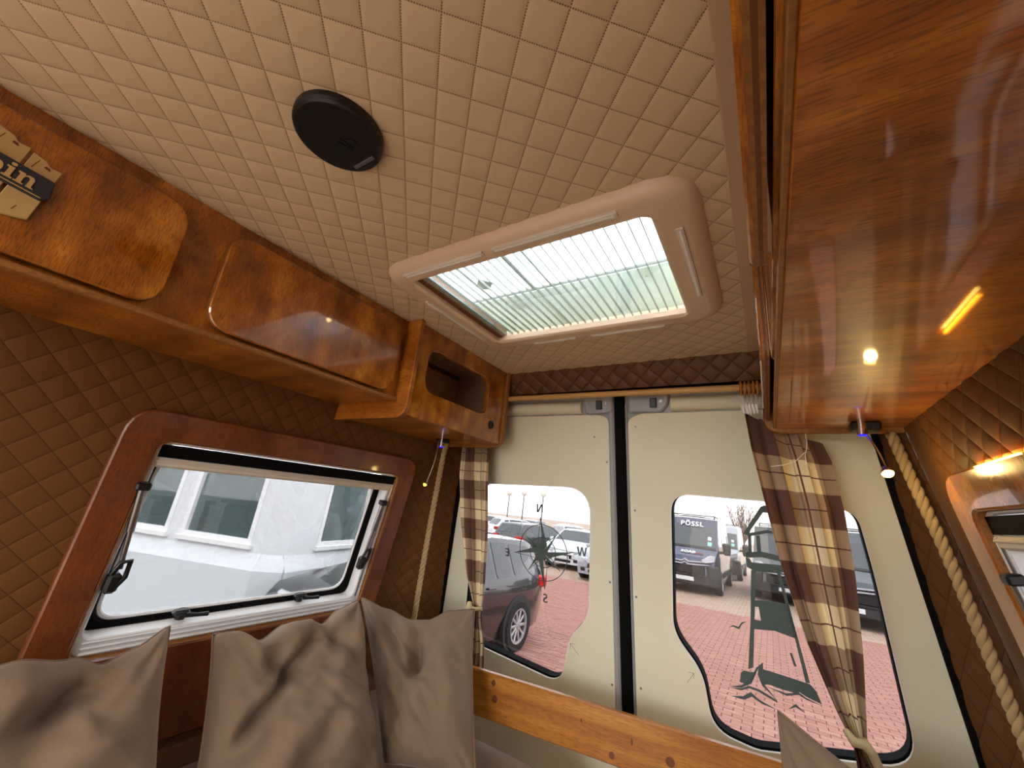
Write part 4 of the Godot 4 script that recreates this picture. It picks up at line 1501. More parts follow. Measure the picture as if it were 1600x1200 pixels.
# ------------------------------------------------------------------ lamps, speaker, sign
func build_small() -> void:
	reading_lamp("slim gooseneck reading lamp under the corner cabinet", Vector3(-1.20, 0.239, -1.330), Vector3(-1.205, 0.226, -1.300), Vector3(-1.198, 0.036, -1.252), 0.0085, "lamp_dim", 0.0002, false)
	reading_lamp("bright gooseneck reading lamp under the dark glossy cabinet", Vector3(0.225, 0.300, -1.375), Vector3(0.236, 0.262, -1.372), Vector3(0.250, 0.158, -1.300), 0.0125, "lamp_warm", 0.0014, true)
	# amber strip along the top of the right window surround
	var o := thing("led_strip", "small amber strip lamp on the top edge of the wood surround", "lamp", FR * Vector3(-1.05, 0.164, 0.016))
	var st := new_st()
	box(st, FR, Vector3(-1.14, 0.1602, 0.002), Vector3(-0.96, 0.1632, 0.010), 0.0008)
	part("glowing_strip", st, M.led_amber, o)
	var li := AreaLight3D.new()
	li.name = "strip_light"
	li.area_size = Vector2(0.18, 0.012)
	li.light_color = Color(1.0, 0.78, 0.36)
	li.light_energy = 0.0022
	li.shadow_enabled = true
	li.area_range = 6.0
	o.add_child(li)
	li.position = FR * Vector3(-1.05, 0.170, 0.012) - o.position
	li.basis = Basis(Vector3(0, 0, 1), Vector3(0.97, 0.2, 0).normalized(), Vector3(0, 0, 1).cross(Vector3(0.97, 0.2, 0).normalized()))
	# fill lamp added behind the camera to brighten the interior
	o = thing("fill_lamp", "flat fill lamp added behind the camera to brighten the van", "lamp", Vector3(-0.5, CEIL - 0.03, 0.95))
	st = new_st()
	box(st, Transform3D(), Vector3(-0.72, CEIL - 0.022, 0.78), Vector3(-0.28, CEIL, 1.12), 0.008)
	part("lamp_housing", st, M.white_plastic, o)
	st = new_st()
	box(st, Transform3D(), Vector3(-0.70, CEIL - 0.028, 0.80), Vector3(-0.30, CEIL - 0.021, 1.10), 0.002)
	part("glowing_diffuser", st, M.fill_panel, o)
	var cl := AreaLight3D.new()
	cl.name = "fill_light"
	cl.area_size = Vector2(0.40, 0.30)
	cl.light_color = Color(1.0, 0.90, 0.70)
	cl.light_energy = 0.05
	cl.shadow_enabled = true
	cl.area_range = 8.0
	o.add_child(cl)
	cl.position = Vector3(-0.5, CEIL - 0.032, 0.95) - o.position
	cl.rotation.x = -PI / 2
	# round speaker in the ceiling
	o = thing("speaker", "round black loudspeaker set in the quilted ceiling", "speaker", Vector3(-0.573, 0.555, -0.262))
	var dn := Transform3D(Basis(Vector3(1, 0, 0), Vector3(0, -1, 0), Vector3(0, 0, -1)), Vector3(-0.573, CEIL - 0.003, -0.262))
	st = new_st()
	lathe(st, dn, [Vector2(0.072, 0.0), Vector2(0.072, 0.010), Vector2(0.070, 0.015), Vector2(0.066, 0.0175), Vector2(0.062, 0.0165)], 64)
	part("rim", st, M.black_plastic, o)
	st = new_st()
	lathe(st, dn, [Vector2(0.062, 0.0165), Vector2(0.055, 0.0145), Vector2(0.03, 0.013), Vector2(0.0, 0.0128)], 64, 40)
	part("grille", st, M.speaker_cloth, o)
	st = new_st()
	var mf := Transform3D(Basis(Vector3(0.72, 0, -0.69), Vector3(-0.69, 0, -0.72), Vector3(0, -1, 0)), Vector3(-0.566, CEIL - 0.0175, -0.280))
	for e in [[-0.02, 0.0, 0.002, 0.012], [-0.015, -0.008, 0.006, 0.006], [0.006, 0.006, 0.013, -0.004], [0.013, -0.004, 0.008, -0.012], [0.008, -0.012, -0.008, -0.008]]:
		stroke(st, mf, PackedVector2Array([Vector2(e[0], e[1]), Vector2(e[2], e[3])]), 0.001, -0.002, 0.0)
	part("emblem", st, M.black_plastic, o)
	st = new_st()
	var lf := Transform3D()
	lf.origin = Vector3(-0.5743, CEIL - 0.0190, -0.3163)
	lf.basis = Basis(Vector3(0.0694, 0, 0.0004).normalized(), Vector3(0.0694, 0, 0.0004).normalized().cross(Vector3(0, -1, 0)) * -1.0, Vector3(0, -1, 0))
	box(st, lf, Vector3(-0.026, -0.0035, -0.004), Vector3(0.026, 0.0035, 0.0010), 0.0008)
	part("name_plate", st, M.steel, o)
	# wooden sign on the left cabinet door
	o = thing("wooden_sign", "small rustic wooden sign with a dark lettered band on the cabinet door", "sign", Vector3(-1.008, 0.36, 0.03))
	var lean := -0.10
	var sf := Transform3D(Basis(Vector3(0, 0, -1).rotated(Vector3(1, 0, 0), lean), Vector3(0, 1, 0).rotated(Vector3(1, 0, 0), lean), Vector3(1, 0, 0)), Vector3(-1.009, 0.425, 0.012))
	for q in [[0.008, 0.046, 0.052, -0.060], [-0.036, 0.004, 0.064, -0.052], [-0.082, -0.040, 0.058, -0.058]]:
		st = new_st()
		var pl := fillet([Vector2(q[0], q[3]), Vector2(q[0] + 0.012, q[3] - 0.006), Vector2(q[1] - 0.012, q[3] - 0.001), Vector2(q[1], q[3] + 0.004), Vector2(q[1], q[2] - 0.004), Vector2(q[1] - 0.014, q[2] - 0.006), Vector2(q[1] - 0.022, q[2] + 0.001), Vector2(q[0], q[2] + 0.004)], 0.002, 3)
		prism(st, sf, pl, 0.0, 0.006, 0.001)
		var pk := part("plank", st, M.sign_pale, o)
		st = new_st()
		prism(st, sf, PackedVector2Array([Vector2(q[1] - 0.020, q[2] - 0.012), Vector2(q[1] - 0.012, q[2] - 0.014), Vector2(q[1] - 0.013, q[2] - 0.009), Vector2(q[1] - 0.019, q[2] - 0.008)]), 0.0055, 0.0063)
		part("wood_knot", st, M.knot, pk)
		for e in [[q[0] + 0.010, q[2] - 0.004, q[0] + 0.007, q[2] - 0.022], [q[0] + 0.018, q[3] + 0.008, q[0] + 0.020, q[3] + 0.018]]:
			st = new_st()
			stroke(st, sf, PackedVector2Array([Vector2(e[0], e[1]), Vector2(e[2], e[3])]), 0.0012, 0.0055, 0.0063)
			part("wood_crack", st, M.knot, pk)
	st = new_st()
	prism(st, sf, fillet([Vector2(-0.095, -0.016), Vector2(0.044, -0.018), Vector2(0.052, -0.010), Vector2(0.046, 0.022), Vector2(-0.095, 0.024)], 0.003, 3), 0.006, 0.014, 0.001)
	var band := part("name_band", st, M.sign_blue, o)
	st = new_st()
	stroke(st, sf, PackedVector2Array([Vector2(-0.095, -0.0135), Vector2(0.043, -0.0155)]), 0.0016, 0.0135, 0.0145)
	part("band_line", st, M.sign_pale, band)
	mesh_part("lettering", text_mesh("Cabin", 0.026, 0.0015, true, true), M.sign_pale, band, sf * Transform3D(Basis(), Vector3(-0.021, 0.003, 0.0145)))

func reading_lamp(label: String, base: Vector3, neck: Vector3, head: Vector3, r: float, m: String, energy: float, box_base: bool) -> void:
	var o := thing("reading_lamp", label, "lamp", Vector3(base.x, base.y, base.z))
	var I := Transform3D()
	var st := new_st()
	if box_base:
		box(st, I, base + Vector3(-0.022, -0.024, -0.020), base + Vector3(0.040, 0.0, 0.020), 0.004)
	else:
		box(st, I, base + Vector3(-0.030, -0.018, -0.016), base + Vector3(0.02, 0.0, 0.02), 0.003)
	part("mount", st, M.black_plastic, o)
	st = new_st()
	tube(st, PackedVector3Array([base + Vector3(0, 0.0, 0.012), base + Vector3(0, -0.036, 0.012)]), 0.0115, 16)
	part("socket", st, M.chrome, o)
	st = new_st()
	tube(st, PackedVector3Array([base + Vector3(0, -0.036, 0.012), base + Vector3(0, -0.0385, 0.012)]), 0.009, 16)
	part("led_ring", st, M.led_blue, o)
	var d := (head - neck)
	var mid := neck.lerp(head, 0.5) + Vector3(0.012, 0.0, -0.012)
	st = new_st()
	var pts := PackedVector3Array()
	for i in 15:
		var t := i / 14.0
		pts.append(neck.lerp(mid, t).lerp(mid.lerp(head, t), t))
	pts.insert(0, base + Vector3(-0.008, -0.02, 0.008))
	tube(st, pts, 0.0028, 8)
	part("gooseneck", st, M.chrome, o)
	var dir := Vector3(0.1, -0.75, 0.65).normalized()
	var ax := dir.cross(Vector3(1, 0, 0)).normalized()
	var hf := Transform3D(Basis(ax.cross(dir).normalized(), dir, ax), head)
	st = new_st()
	lathe(st, hf, [Vector2(0.003, -0.024), Vector2(r * 0.7, -0.014), Vector2(r, -0.004), Vector2(r * 1.06, 0.0), Vector2(r, 0.001)], 20)
	part("shade", st, M.chrome, o)
	st = new_st()
	lathe(st, hf, [Vector2(r * 0.98, 0.0), Vector2(r * 0.8, 0.004), Vector2(r * 0.45, 0.0065), Vector2(0.0, 0.0075)], 20)
	part("bulb", st, M[m], o)
	var li := OmniLight3D.new()
	li.name = "bulb_light"
	li.light_color = Color(1.0, 0.84, 0.52)
	li.light_energy = energy
	li.light_size = r
	li.omni_range = 8.0
	li.omni_attenuation = 2.0
	li.shadow_enabled = true
	o.add_child(li)
	li.position = head + dir * 0.02 - o.position

# ------------------------------------------------------------------ outdoors (EX frame: y = GROUND is the paving)
func out_thing(called: String, label: String, category: String, at: Vector3, yaw := 0.0, group := "") -> Node3D:
	var o := Node3D.new()
	o.name = numbered(called)
	add_child(o)
	o.transform = EX * Transform3D(Basis(Vector3(0, 1, 0), yaw), at)
	metas(o, label, category, group)
	return o

func outdoor_materials() -> void:
	for c in [["paint_blue", Color(0.07, 0.105, 0.27)], ["paint_black", Color(0.045, 0.045, 0.055)], ["paint_grey", Color(0.17, 0.165, 0.175)], ["paint_white", Color(0.86, 0.86, 0.87)], ["paint_silver", Color(0.62, 0.63, 0.65)], ["paint_slate", Color(0.16, 0.19, 0.22)]]:
		lacquer(mat(c[0], c[1], 0.3, 0.0), 1.0, 0.03)
	var g := mat("car_glass", Color(0.10, 0.12, 0.13), 0.03)
	g.metallic_specular = 0.8
	mat("bumper_grey", Color(0.16, 0.16, 0.165), 0.6)
	mat("tyre", Color(0.05, 0.05, 0.05), 0.8)
	mat("alloy", Color(0.72, 0.72, 0.73), 0.3, 0.6)
	mat("lamp_clear", Color(0.80, 0.80, 0.82), 0.1, 0.2)
	mat("lamp_red", Color(0.72, 0.05, 0.04), 0.15)
	mat("plate_white", Color(0.88, 0.88, 0.87), 0.5)
	mat("text_white", Color(0.9, 0.9, 0.9), 0.5)
	mat("text_red", Color(0.65, 0.12, 0.10), 0.5)
	mat("tag_green", Color(0.55, 0.78, 0.72), 0.6)
	var soil := grain(0.05, Color(0.80, 0.80, 0.80), Color(1, 1, 1), 91)
	triplanar(mat("tan_paving", Color(0.74, 0.64, 0.56), 0.9), soil, Vector3(1.5, 1.5, 1.5))
	triplanar(mat("paving_joint", Color(0.36, 0.28, 0.26), 0.95), soil, Vector3(4, 4, 4))
	for i in 3:
		var c: Color = [Color(0.70, 0.49, 0.43), Color(0.66, 0.45, 0.395), Color(0.73, 0.53, 0.465)][i]
		triplanar(mat("brick_%s" % ["rose", "dusk", "pale"][i], c, 0.9), soil, Vector3(7, 7, 7))
	var bm := triplanar(mat("brick_many", Color.WHITE, 0.9), soil, Vector3(7, 7, 7))
	bm.vertex_color_use_as_albedo = true
	triplanar(mat("render_white", Color(0.86, 0.87, 0.87), 0.85), grain(0.04, Color(0.93, 0.93, 0.93), Color.WHITE, 93), Vector3(1.2, 1.2, 1.2))
	triplanar(mat("render_grey", Color(0.83, 0.85, 0.85), 0.85), grain(0.4, Color(0.88, 0.88, 0.88), Color.WHITE, 94), Vector3(2.5, 2.5, 2.5))
	mat("window_frame_white", Color(0.88, 0.88, 0.87), 0.4)
	glass("building_glass", Color(0.36, 0.47, 0.46, 0.30))
	mat("room_paint", Color(0.74, 0.76, 0.75), 0.8)
	mat("bark", Color(0.42, 0.32, 0.27), 0.9)
	var gl := mat("globe_white", Color(0.90, 0.88, 0.82), 0.3)
	gl.subsurf_scatter_enabled = false

func build_outside() -> void:
	outdoor_materials()
	paving()
	building()
	# vehicles seen through the left rear window
	car("estate_car", "black estate car with silver wheels close behind the compass window", Vector3(-4.07, GROUND, -4.36), 0.0, "paint_black", true, 0.40)
	car("estate_car", "dark grey estate car showing red tail lamps", Vector3(-9.5, GROUND, -18.1), deg_to_rad(172.0), "paint_grey", true)
	car("hatchback", "white hatchback facing the van, low grille and black bonnet seam", Vector3(-7.2, GROUND, -17.7), deg_to_rad(6.0), "paint_white", false)
	car("hatchback", "silver hatchback at the edge of the compass window", Vector3(-4.75, GROUND, -15.9), deg_to_rad(-4.0), "paint_silver", false)
	car("hatchback", "white hatchback parked far behind the dark grey estate", Vector3(-14.6, GROUND, -25.0), deg_to_rad(150.0), "paint_white", false)
	car("hatchback", "pale silver hatchback in the far row of cars", Vector3(-10.9, GROUND, -25.5), deg_to_rad(40.0), "paint_silver", false)
	var far := [["white hatchback with black windows beneath the globe lamps", -19.5, -30.4, 176.0, "paint_white"], ["grey hatchback below the middle globe lamp", -16.6, -30.2, 4.0, "paint_slate"], ["white hatchback between the globe lamps and the white bonnet", -13.7, -30.8, -3.0, "paint_white"], ["silver hatchback above the bonnet of the white hatchback", -10.9, -31.5, 184.0, "paint_silver"], ["black hatchback in the farthest row of cars", -22.4, -30.6, 2.0, "paint_black"]]
	for q in far:
		car("hatchback", q[0], Vector3(q[1], GROUND, q[2]), deg_to_rad(q[3]), q[4], false)
	# vans seen through the right rear window
	van("camper_van", "dark blue camper van with white lettering on its brow", Vector3(-2.56, GROUND, -18.9), 0.0, "paint_blue", true)
	van("camper_van", "black camper van behind the lighthouse sticker", Vector3(0.40, GROUND, -20.6), 0.0, "paint_black", false)
	van("camper_van", "silver camper van parked behind the blue van", Vector3(-2.35, GROUND, -26.6), 0.0, "paint_silver", false)
	van("camper_van", "slate camper van angled beyond the plaid curtain", Vector3(2.72, GROUND, -18.0), deg_to_rad(-19.0), "paint_slate", false)
	for q in [[Vector3(-21.9, GROUND, -35.0), 1.90], [Vector3(-20.2, GROUND, -35.0), 2.03], [Vector3(-18.1, GROUND, -35.0), 2.07]]:
		var at: Vector3 = q[0]
		var o := out_thing("globe_lamp_post", "white globe lamp on a thin post beyond the cars", "lamp post", at, 0.0, "globe lamps over the car park")
		var h: float = q[1] - GROUND
		var st := new_st()
		tube(st, PackedVector3Array([Vector3(0, 0, 0), Vector3(0, h - 0.25, 0)]), [0.06, 0.045], 8)
		part("post", st, M.bumper_grey, o, true)
		st = new_st()
		var prof := []
		for i in 11:
			prof.append(Vector2(sin(PI * i / 10) * 0.30, h - cos(PI * i / 10) * 0.30))
		lathe(st, Transform3D(), prof, 20, 1)
		part("globe", st, M.globe_white, o, true)
	bare_tree("bare tree behind the blue van", Vector3(-1.9, GROUND, -38.0), 4.6, 5)
	bare_tree("bare tree above the slate van", Vector3(6.6, GROUND, -38.0), 4.4, 9)

func paving() -> void:
	var g := out_thing("ground", "pink and tan brick paving of the car park", "ground", Vector3(0, GROUND, -20))
	g.set_meta("kind", "structure")
	var st := new_st()
	box(st, Transform3D(), Vector3(-300, -0.25, -400), Vector3(300, -0.035, 60))
	part("bedding", st, M.paving_joint, g, true)
	st = new_st()
	box(st, Transform3D(), Vector3(-300, -0.034, -400), Vector3(300, -0.004, -3.0))
	part("tan_paving", st, M.tan_paving, g, true)
	# bricks: rows of stretchers, with 5 mm joints
	var bl := 0.20
	var bw := 0.10
	var mesh := BoxMesh.new()
	var bst := new_st()
	box(bst, Transform3D(), Vector3(-0.0965, -0.03, -0.0465), Vector3(0.0965, 0.0, 0.0465), 0.004)
	bst.generate_normals()
	var bm := bst.commit()
	var rng := RandomNumberGenerator.new()
	rng.seed = 77
	var list := []
	for j in range(0, 190):
		var z := -4.2 - j * bw
		for i in range(-62, 20):
			var x := i * bl + (0.1 if j % 2 else 0.0)
			# only the strips that the two rear windows look on to
			var lx := x / -z
			var w := rng.randf()
			if (lx > -0.86 and lx < -0.34) or (lx > -0.24 and lx < 0.20):
				list.append([Vector3(x, rng.randf_range(-0.003, 0.002), z), w])
	list.sort_custom(func(a, b): return a[0].z > b[0].z)
	var many := []
	var n := 0
	for q in list:
		var p: Vector3 = q[0]
		var seen := p.z < -5.3 and ((p.x / -p.z > -0.70 and p.x / -p.z < -0.38) or (p.x / -p.z > -0.10 and p.x / -p.z < 0.16))
		var rotated := Basis(Vector3(0, 1, 0), (q[1] - 0.5) * 0.03)
		var at := Transform3D(rotated, p + Vector3(0, 0, 20))
		if n < 300 and seen:
			n += 1
			var o := MeshInstance3D.new()
			o.name = "brick"
			o.mesh = bm
			o.set_surface_override_material(0, M[["brick_rose", "brick_dusk", "brick_pale"][int(q[1] * 2.999)]])
			g.add_child(o, true)
			o.transform = at
		else:
			many.append([at, q[1], p.z])
	var mm := MultiMesh.new()
	mm.transform_format = MultiMesh.TRANSFORM_3D
	mm.use_colors = true
	mm.mesh = bm
	mm.instance_count = many.size()
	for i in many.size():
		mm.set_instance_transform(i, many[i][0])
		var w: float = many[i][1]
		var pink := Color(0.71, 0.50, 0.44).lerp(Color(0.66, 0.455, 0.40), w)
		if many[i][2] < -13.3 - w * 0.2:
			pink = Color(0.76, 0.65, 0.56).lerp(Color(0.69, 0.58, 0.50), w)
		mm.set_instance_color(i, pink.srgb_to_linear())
	var mi := MultiMeshInstance3D.new()
	mi.name = "bricks"
	mi.multimesh = mm
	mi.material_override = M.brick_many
	mi.set_meta("kind", "stuff")
	g.add_child(mi)

# the white building beside the van: plan points, faces with real window openings
func building() -> void:
	var P := [Vector2(-11.59, -0.31), Vector2(-5.365, -2.948), Vector2(-5.192, -3.182), Vector2(-6.66, -7.893)]
	var o := out_thing("building", "white rendered building with large windows beyond the wide window", "building", Vector3(-6.0, GROUND, -3.2))
	var off := Vector3(6.0, -GROUND, 3.2)
	var top := 3.2
	for w in 3:
		var a: Vector2 = P[w]
		var b: Vector2 = P[w + 1]
		var d := (b - a).normalized()
		var ln := a.distance_to(b)
		# local x along the face, y up, z out of the building
		var f := Transform3D(Basis(Vector3(-d.x, 0, -d.y), Vector3(0, 1, 0), Vector3(-d.x, 0, -d.y).cross(Vector3(0, 1, 0))), Vector3(b.x, 0, b.y) + off)
		if f.basis.z.x < 0.0:
			f = Transform3D(Basis(Vector3(d.x, 0, d.y), Vector3(0, 1, 0), Vector3(d.x, 0, d.y).cross(Vector3(0, 1, 0))), Vector3(a.x, 0, a.y) + off)
		# windows as [x0, x1] from the face's local origin
		var wins := []
		var from_b: bool = f.origin.is_equal_approx(Vector3(b.x, 0, b.y) + off)
		if w == 0:
			wins = [[0.185, 1.196], [1.443, 2.343], [2.59, 3.515]]
		elif w == 2:
			wins = [[0.543, 1.542], [1.85, 2.84]]
		var list := []
		for q in wins:
			var x0: float = q[0]
			var x1: float = q[1]
			if (w == 0 and not from_b) or (w == 2 and from_b):
				list.append([ln - x1, ln - x0])
			else:
				list.append([x0, x1])
		list.sort_custom(func(u, v): return u[0] < v[0])
		var sb := -0.7215
		var st := new_st()
		# piers between the windows, wall above
		var x := 0.0
		for q in list:
			box(st, f, Vector3(x, -0.839, -0.2), Vector3(q[0], 1.6, 0.0))
			x = q[1]
		box(st, f, Vector3(x, -0.839, -0.2), Vector3(ln, 1.6, 0.0))
		box(st, f, Vector3(0, 1.6, -0.2), Vector3(ln, top, 0.0))
		for q in list:
			box(st, f, Vector3(q[0], -0.839, -0.2), Vector3(q[1], sb - 0.02, 0.0))
		part("upper_wall", st, M.render_white, o, true)
		# sloping band and plinth
		st = new_st()
		var pl := PackedVector2Array([Vector2(-0.2, -1.024), Vector2(0.07, -1.024), Vector2(0.0, -0.839), Vector2(-0.2, -0.839)])
		var fx := Transform3D(Basis(f.basis.z, Vector3(0, 1, 0), -f.basis.x), f.origin)
		prism(st, fx, pl, -ln - 0.02, 0.02)
		part("sloping_band", st, M.render_white, o, true)
		st = new_st()
		box(st, f, Vector3(-0.02, GROUND, -0.2), Vector3(ln + 0.02, -1.024, 0.068))
		part("plinth", st, M.render_grey, o, true)
		for q in list:
			st = new_st()
			ring(st, f, rect(q[0] - 0.03, sb - 0.02, q[1] + 0.03, 1.62), rect(q[0] + 0.035, sb + 0.03, q[1] - 0.035, 1.56), Vector2((q[0] + q[1]) * 0.5, 0.5), -0.06, 0.012, 0.004)
			var wn := part("window", st, M.window_frame_white, o, true)
			st = new_st()
			box(st, f, Vector3(q[0] + 0.03, sb + 0.02, -0.045), Vector3(q[1] - 0.03, 1.57, -0.039))
			part("pane", st, M.building_glass, wn, true)
			st = new_st()
			box(st, f, Vector3(q[0] - 0.05, sb - 0.085, -0.02), Vector3(q[1] + 0.05, sb - 0.02, 0.045), 0.008)
			part("sill", st, M.window_frame_white, o, true)
		if w != 1:
			st = new_st()
			box(st, f, Vector3(0.0, -1.2, -3.2), Vector3(ln, 2.6, -3.1))
			box(st, f, Vector3(0.0, -1.3, -3.2), Vector3(ln, -1.2, -0.2))
			box(st, f, Vector3(0.0, 2.4, -3.2), Vector3(ln, 2.5, -0.2))
			part("room", st, M.room_paint, o, true)
	for q in [["shop_counter", "black counter inside the building's middle window", Vector3(-6.25, GROUND, -3.25), 1.0, 1.52], ["shop_counter", "low black cabinet inside the building's far left window", Vector3(-7.45, GROUND, -2.75), 0.75, 1.44]]:
		var ot := out_thing(q[0], q[1], "counter", q[2], deg_to_rad(23.0))
		var st2 := new_st()
		box(st2, Transform3D(), Vector3(-q[3] * 0.4, 0.0, -0.22), Vector3(q[3] * 0.4, q[4], 0.22), 0.04)
		part("counter_body", st2, M.black_plastic, ot, true)
		st2 = new_st()
		box(st2, Transform3D(), Vector3(-q[3] * 0.45, q[4], -0.26), Vector3(q[3] * 0.42, q[4] + 0.05, 0.26), 0.02)
		part("counter_top", st2, M.bumper_grey, ot, true)

# half width of a vehicle at height y and place z
func half_w(v: Dictionary, z: float, y: float) -> float:
	var w: float = v.w
	if y > v.belt:
		w = lerpf(v.w - 0.03, v.wtop, (y - v.belt) / (v.top - v.belt))
	elif y < 0.5:
		w *= 1.0 - 0.07 * (0.5 - y) / 0.3
	var e := clampf((absf(z) - (v.half - v.round)) / v.round, 0.0, 1.0)
	return w * (1.0 - v.taper * e * e)

func prof_y(v: Dictionary, z: float) -> float:
	var p: Array = v.prof
	for i in p.size() - 1:
		if z >= p[i].x and z <= p[i + 1].x and p[i + 1].x > p[i].x:
			return lerpf(p[i].y, p[i + 1].y, (z - p[i].x) / (p[i + 1].x - p[i].x))
	return p[0].y

func body_shape(v: Dictionary) -> SurfaceTool:
	var st := new_st()
	var cols := []
	var p: Array = v.prof
	for i in p.size() - 1:
		var n := maxi(1, int(absf(p[i + 1].x - p[i].x) / 0.3))
		for k in n:
			cols.append(p[i].lerp(p[i + 1], float(k) / n))
	cols.append(p[p.size() - 1])
	var rows_l := []
	var rows_r := []
	var rows_t := []
	for c in cols:
		var a := PackedVector3Array()
		var b := PackedVector3Array()
		for k in 9:
			var y := lerpf(v.y0, c.y, k / 8.0)
			var w := half_w(v, c.x, y)
			a.append(Vector3(-w, y, c.x))
			b.append(Vector3(w, y, c.x))
		rows_l.append(a)
		rows_r.append(b)
		var t := PackedVector3Array()
		var wt := half_w(v, c.x, c.y)
		for k in 9:
			var s := -1.0 + k / 4.0
			t.append(Vector3(s * wt, c.y + 0.025 * (1.0 - s * s), c.x))
		rows_t.append(t)
	skin(st, rows_l, false, 1, false)
	skin(st, rows_r, false, 2, true)
	for i in rows_t.size() - 1:
		skin(st, [rows_t[i], rows_t[i + 1]], false, 10 + i / 2, true)
	for e in [0, rows_l.size() - 1]:
		var q := []
		for k in 9:
			q.append(PackedVector3Array([rows_l[e][k], rows_r[e][k]]))
		skin(st, q, false, 5, e != 0)
	var under := []
	for i in rows_l.size():
		under.append(PackedVector3Array([rows_l[i][0], rows_r[i][0]]))
	skin(st, under, false, 6, false)
	return st

# a panel lying on the upper profile between two places z, across the share s0..s1 of its width
func top_panel(st: SurfaceTool, v: Dictionary, i0: Vector2, i1: Vector2, s0: float, s1: float, lift: float) -> void:
	var d := (i1 - i0).normalized()
	var n := Vector2(-d.y, d.x) * lift
	var rows := []
	for j in 5:
		var c := i0.lerp(i1, j / 4.0)
		var w := half_w(v, c.x, c.y)
		var a := PackedVector3Array()
		for k in 9:
			var s := lerpf(s0, s1, k / 8.0)
			a.append(Vector3(s * w, c.y + n.y + 0.025 * (1.0 - s * s), c.x + n.x))
		rows.append(a)
	skin(st, rows, false, 1, true)

func side_panel(st: SurfaceTool, v: Dictionary, pts: Array, lift: float, r := 0.04) -> void:
	var poly := fillet(pts, r, 4)
	var idx := Geometry2D.triangulate_polygon(poly)
	for s in [-1.0, 1.0]:
		for k in range(0, idx.size(), 3):
			var q := []
			for e in 3:
				var c := poly[idx[k + e]]
				q.append(Vector3(s * (half_w(v, c.x, c.y) + lift), c.y, c.x))
			if s > 0:
				tri(st, q[0], q[2], q[1])
			else:
				tri(st, q[0], q[1], q[2])
		for i in poly.size():
			var a := poly[i]
			var b := poly[(i + 1) % poly.size()]
			quad(st, Vector3(s * (half_w(v, a.x, a.y) + lift), a.y, a.x), Vector3(s * (half_w(v, b.x, b.y) + lift), b.y, b.x), Vector3(s * (half_w(v, b.x, b.y) - 0.02), b.y, b.x), Vector3(s * (half_w(v, a.x, a.y) - 0.02), a.y, a.x))

func wheels(o: Node3D, v: Dictionary, zs: Array, r: float, spokes: int) -> void:
	for z in zs:
		for s in [-1.0, 1.0]:
			var x: float = s * (v.w - 0.05)
			var t := Transform3D(Basis(Vector3(0, 0, s), Vector3(s, 0, 0), Vector3(0, 1, 0)), Vector3(x, r, z))
			var st := new_st()
			lathe(st, Transform3D(t.basis, Vector3(s * (v.w - 0.02), r + 0.02, z)), [Vector2(r + 0.055, -0.1), Vector2(r + 0.055, 0.028), Vector2(r - 0.02, 0.028), Vector2(r - 0.02, -0.1)], 28, -1)
			part("wheel_arch", st, M.bumper_grey, o, true)
			st = new_st()
			lathe(st, t, [Vector2(r * 0.66, -0.16), Vector2(r * 0.95, -0.15), Vector2(r, -0.12), Vector2(r, 0.06), Vector2(r * 0.95, 0.085), Vector2(r * 0.70, 0.085), Vector2(r * 0.66, 0.06), Vector2(0.0, 0.02)], 28)
			var wh := part("wheel", st, M.tyre, o, true)
			st = new_st()
			lathe(st, t, [Vector2(r * 0.69, 0.05), Vector2(r * 0.69, 0.084), Vector2(r * 0.61, 0.080), Vector2(r * 0.60, 0.05)], 28)
			lathe(st, t, [Vector2(r * 0.16, 0.03), Vector2(r * 0.15, 0.075), Vector2(0.0, 0.08)], 14)
			for k in spokes:
				var g := TAU * k / spokes
				var bt := t * Transform3D(Basis(Vector3(0, 1, 0), g), Vector3.ZERO)
				box(st, bt, Vector3(r * 0.1, 0.035, -r * 0.055), Vector3(r * 0.64, 0.070, r * 0.055), 0.006)
			part("rim", st, M.alloy, wh, true)

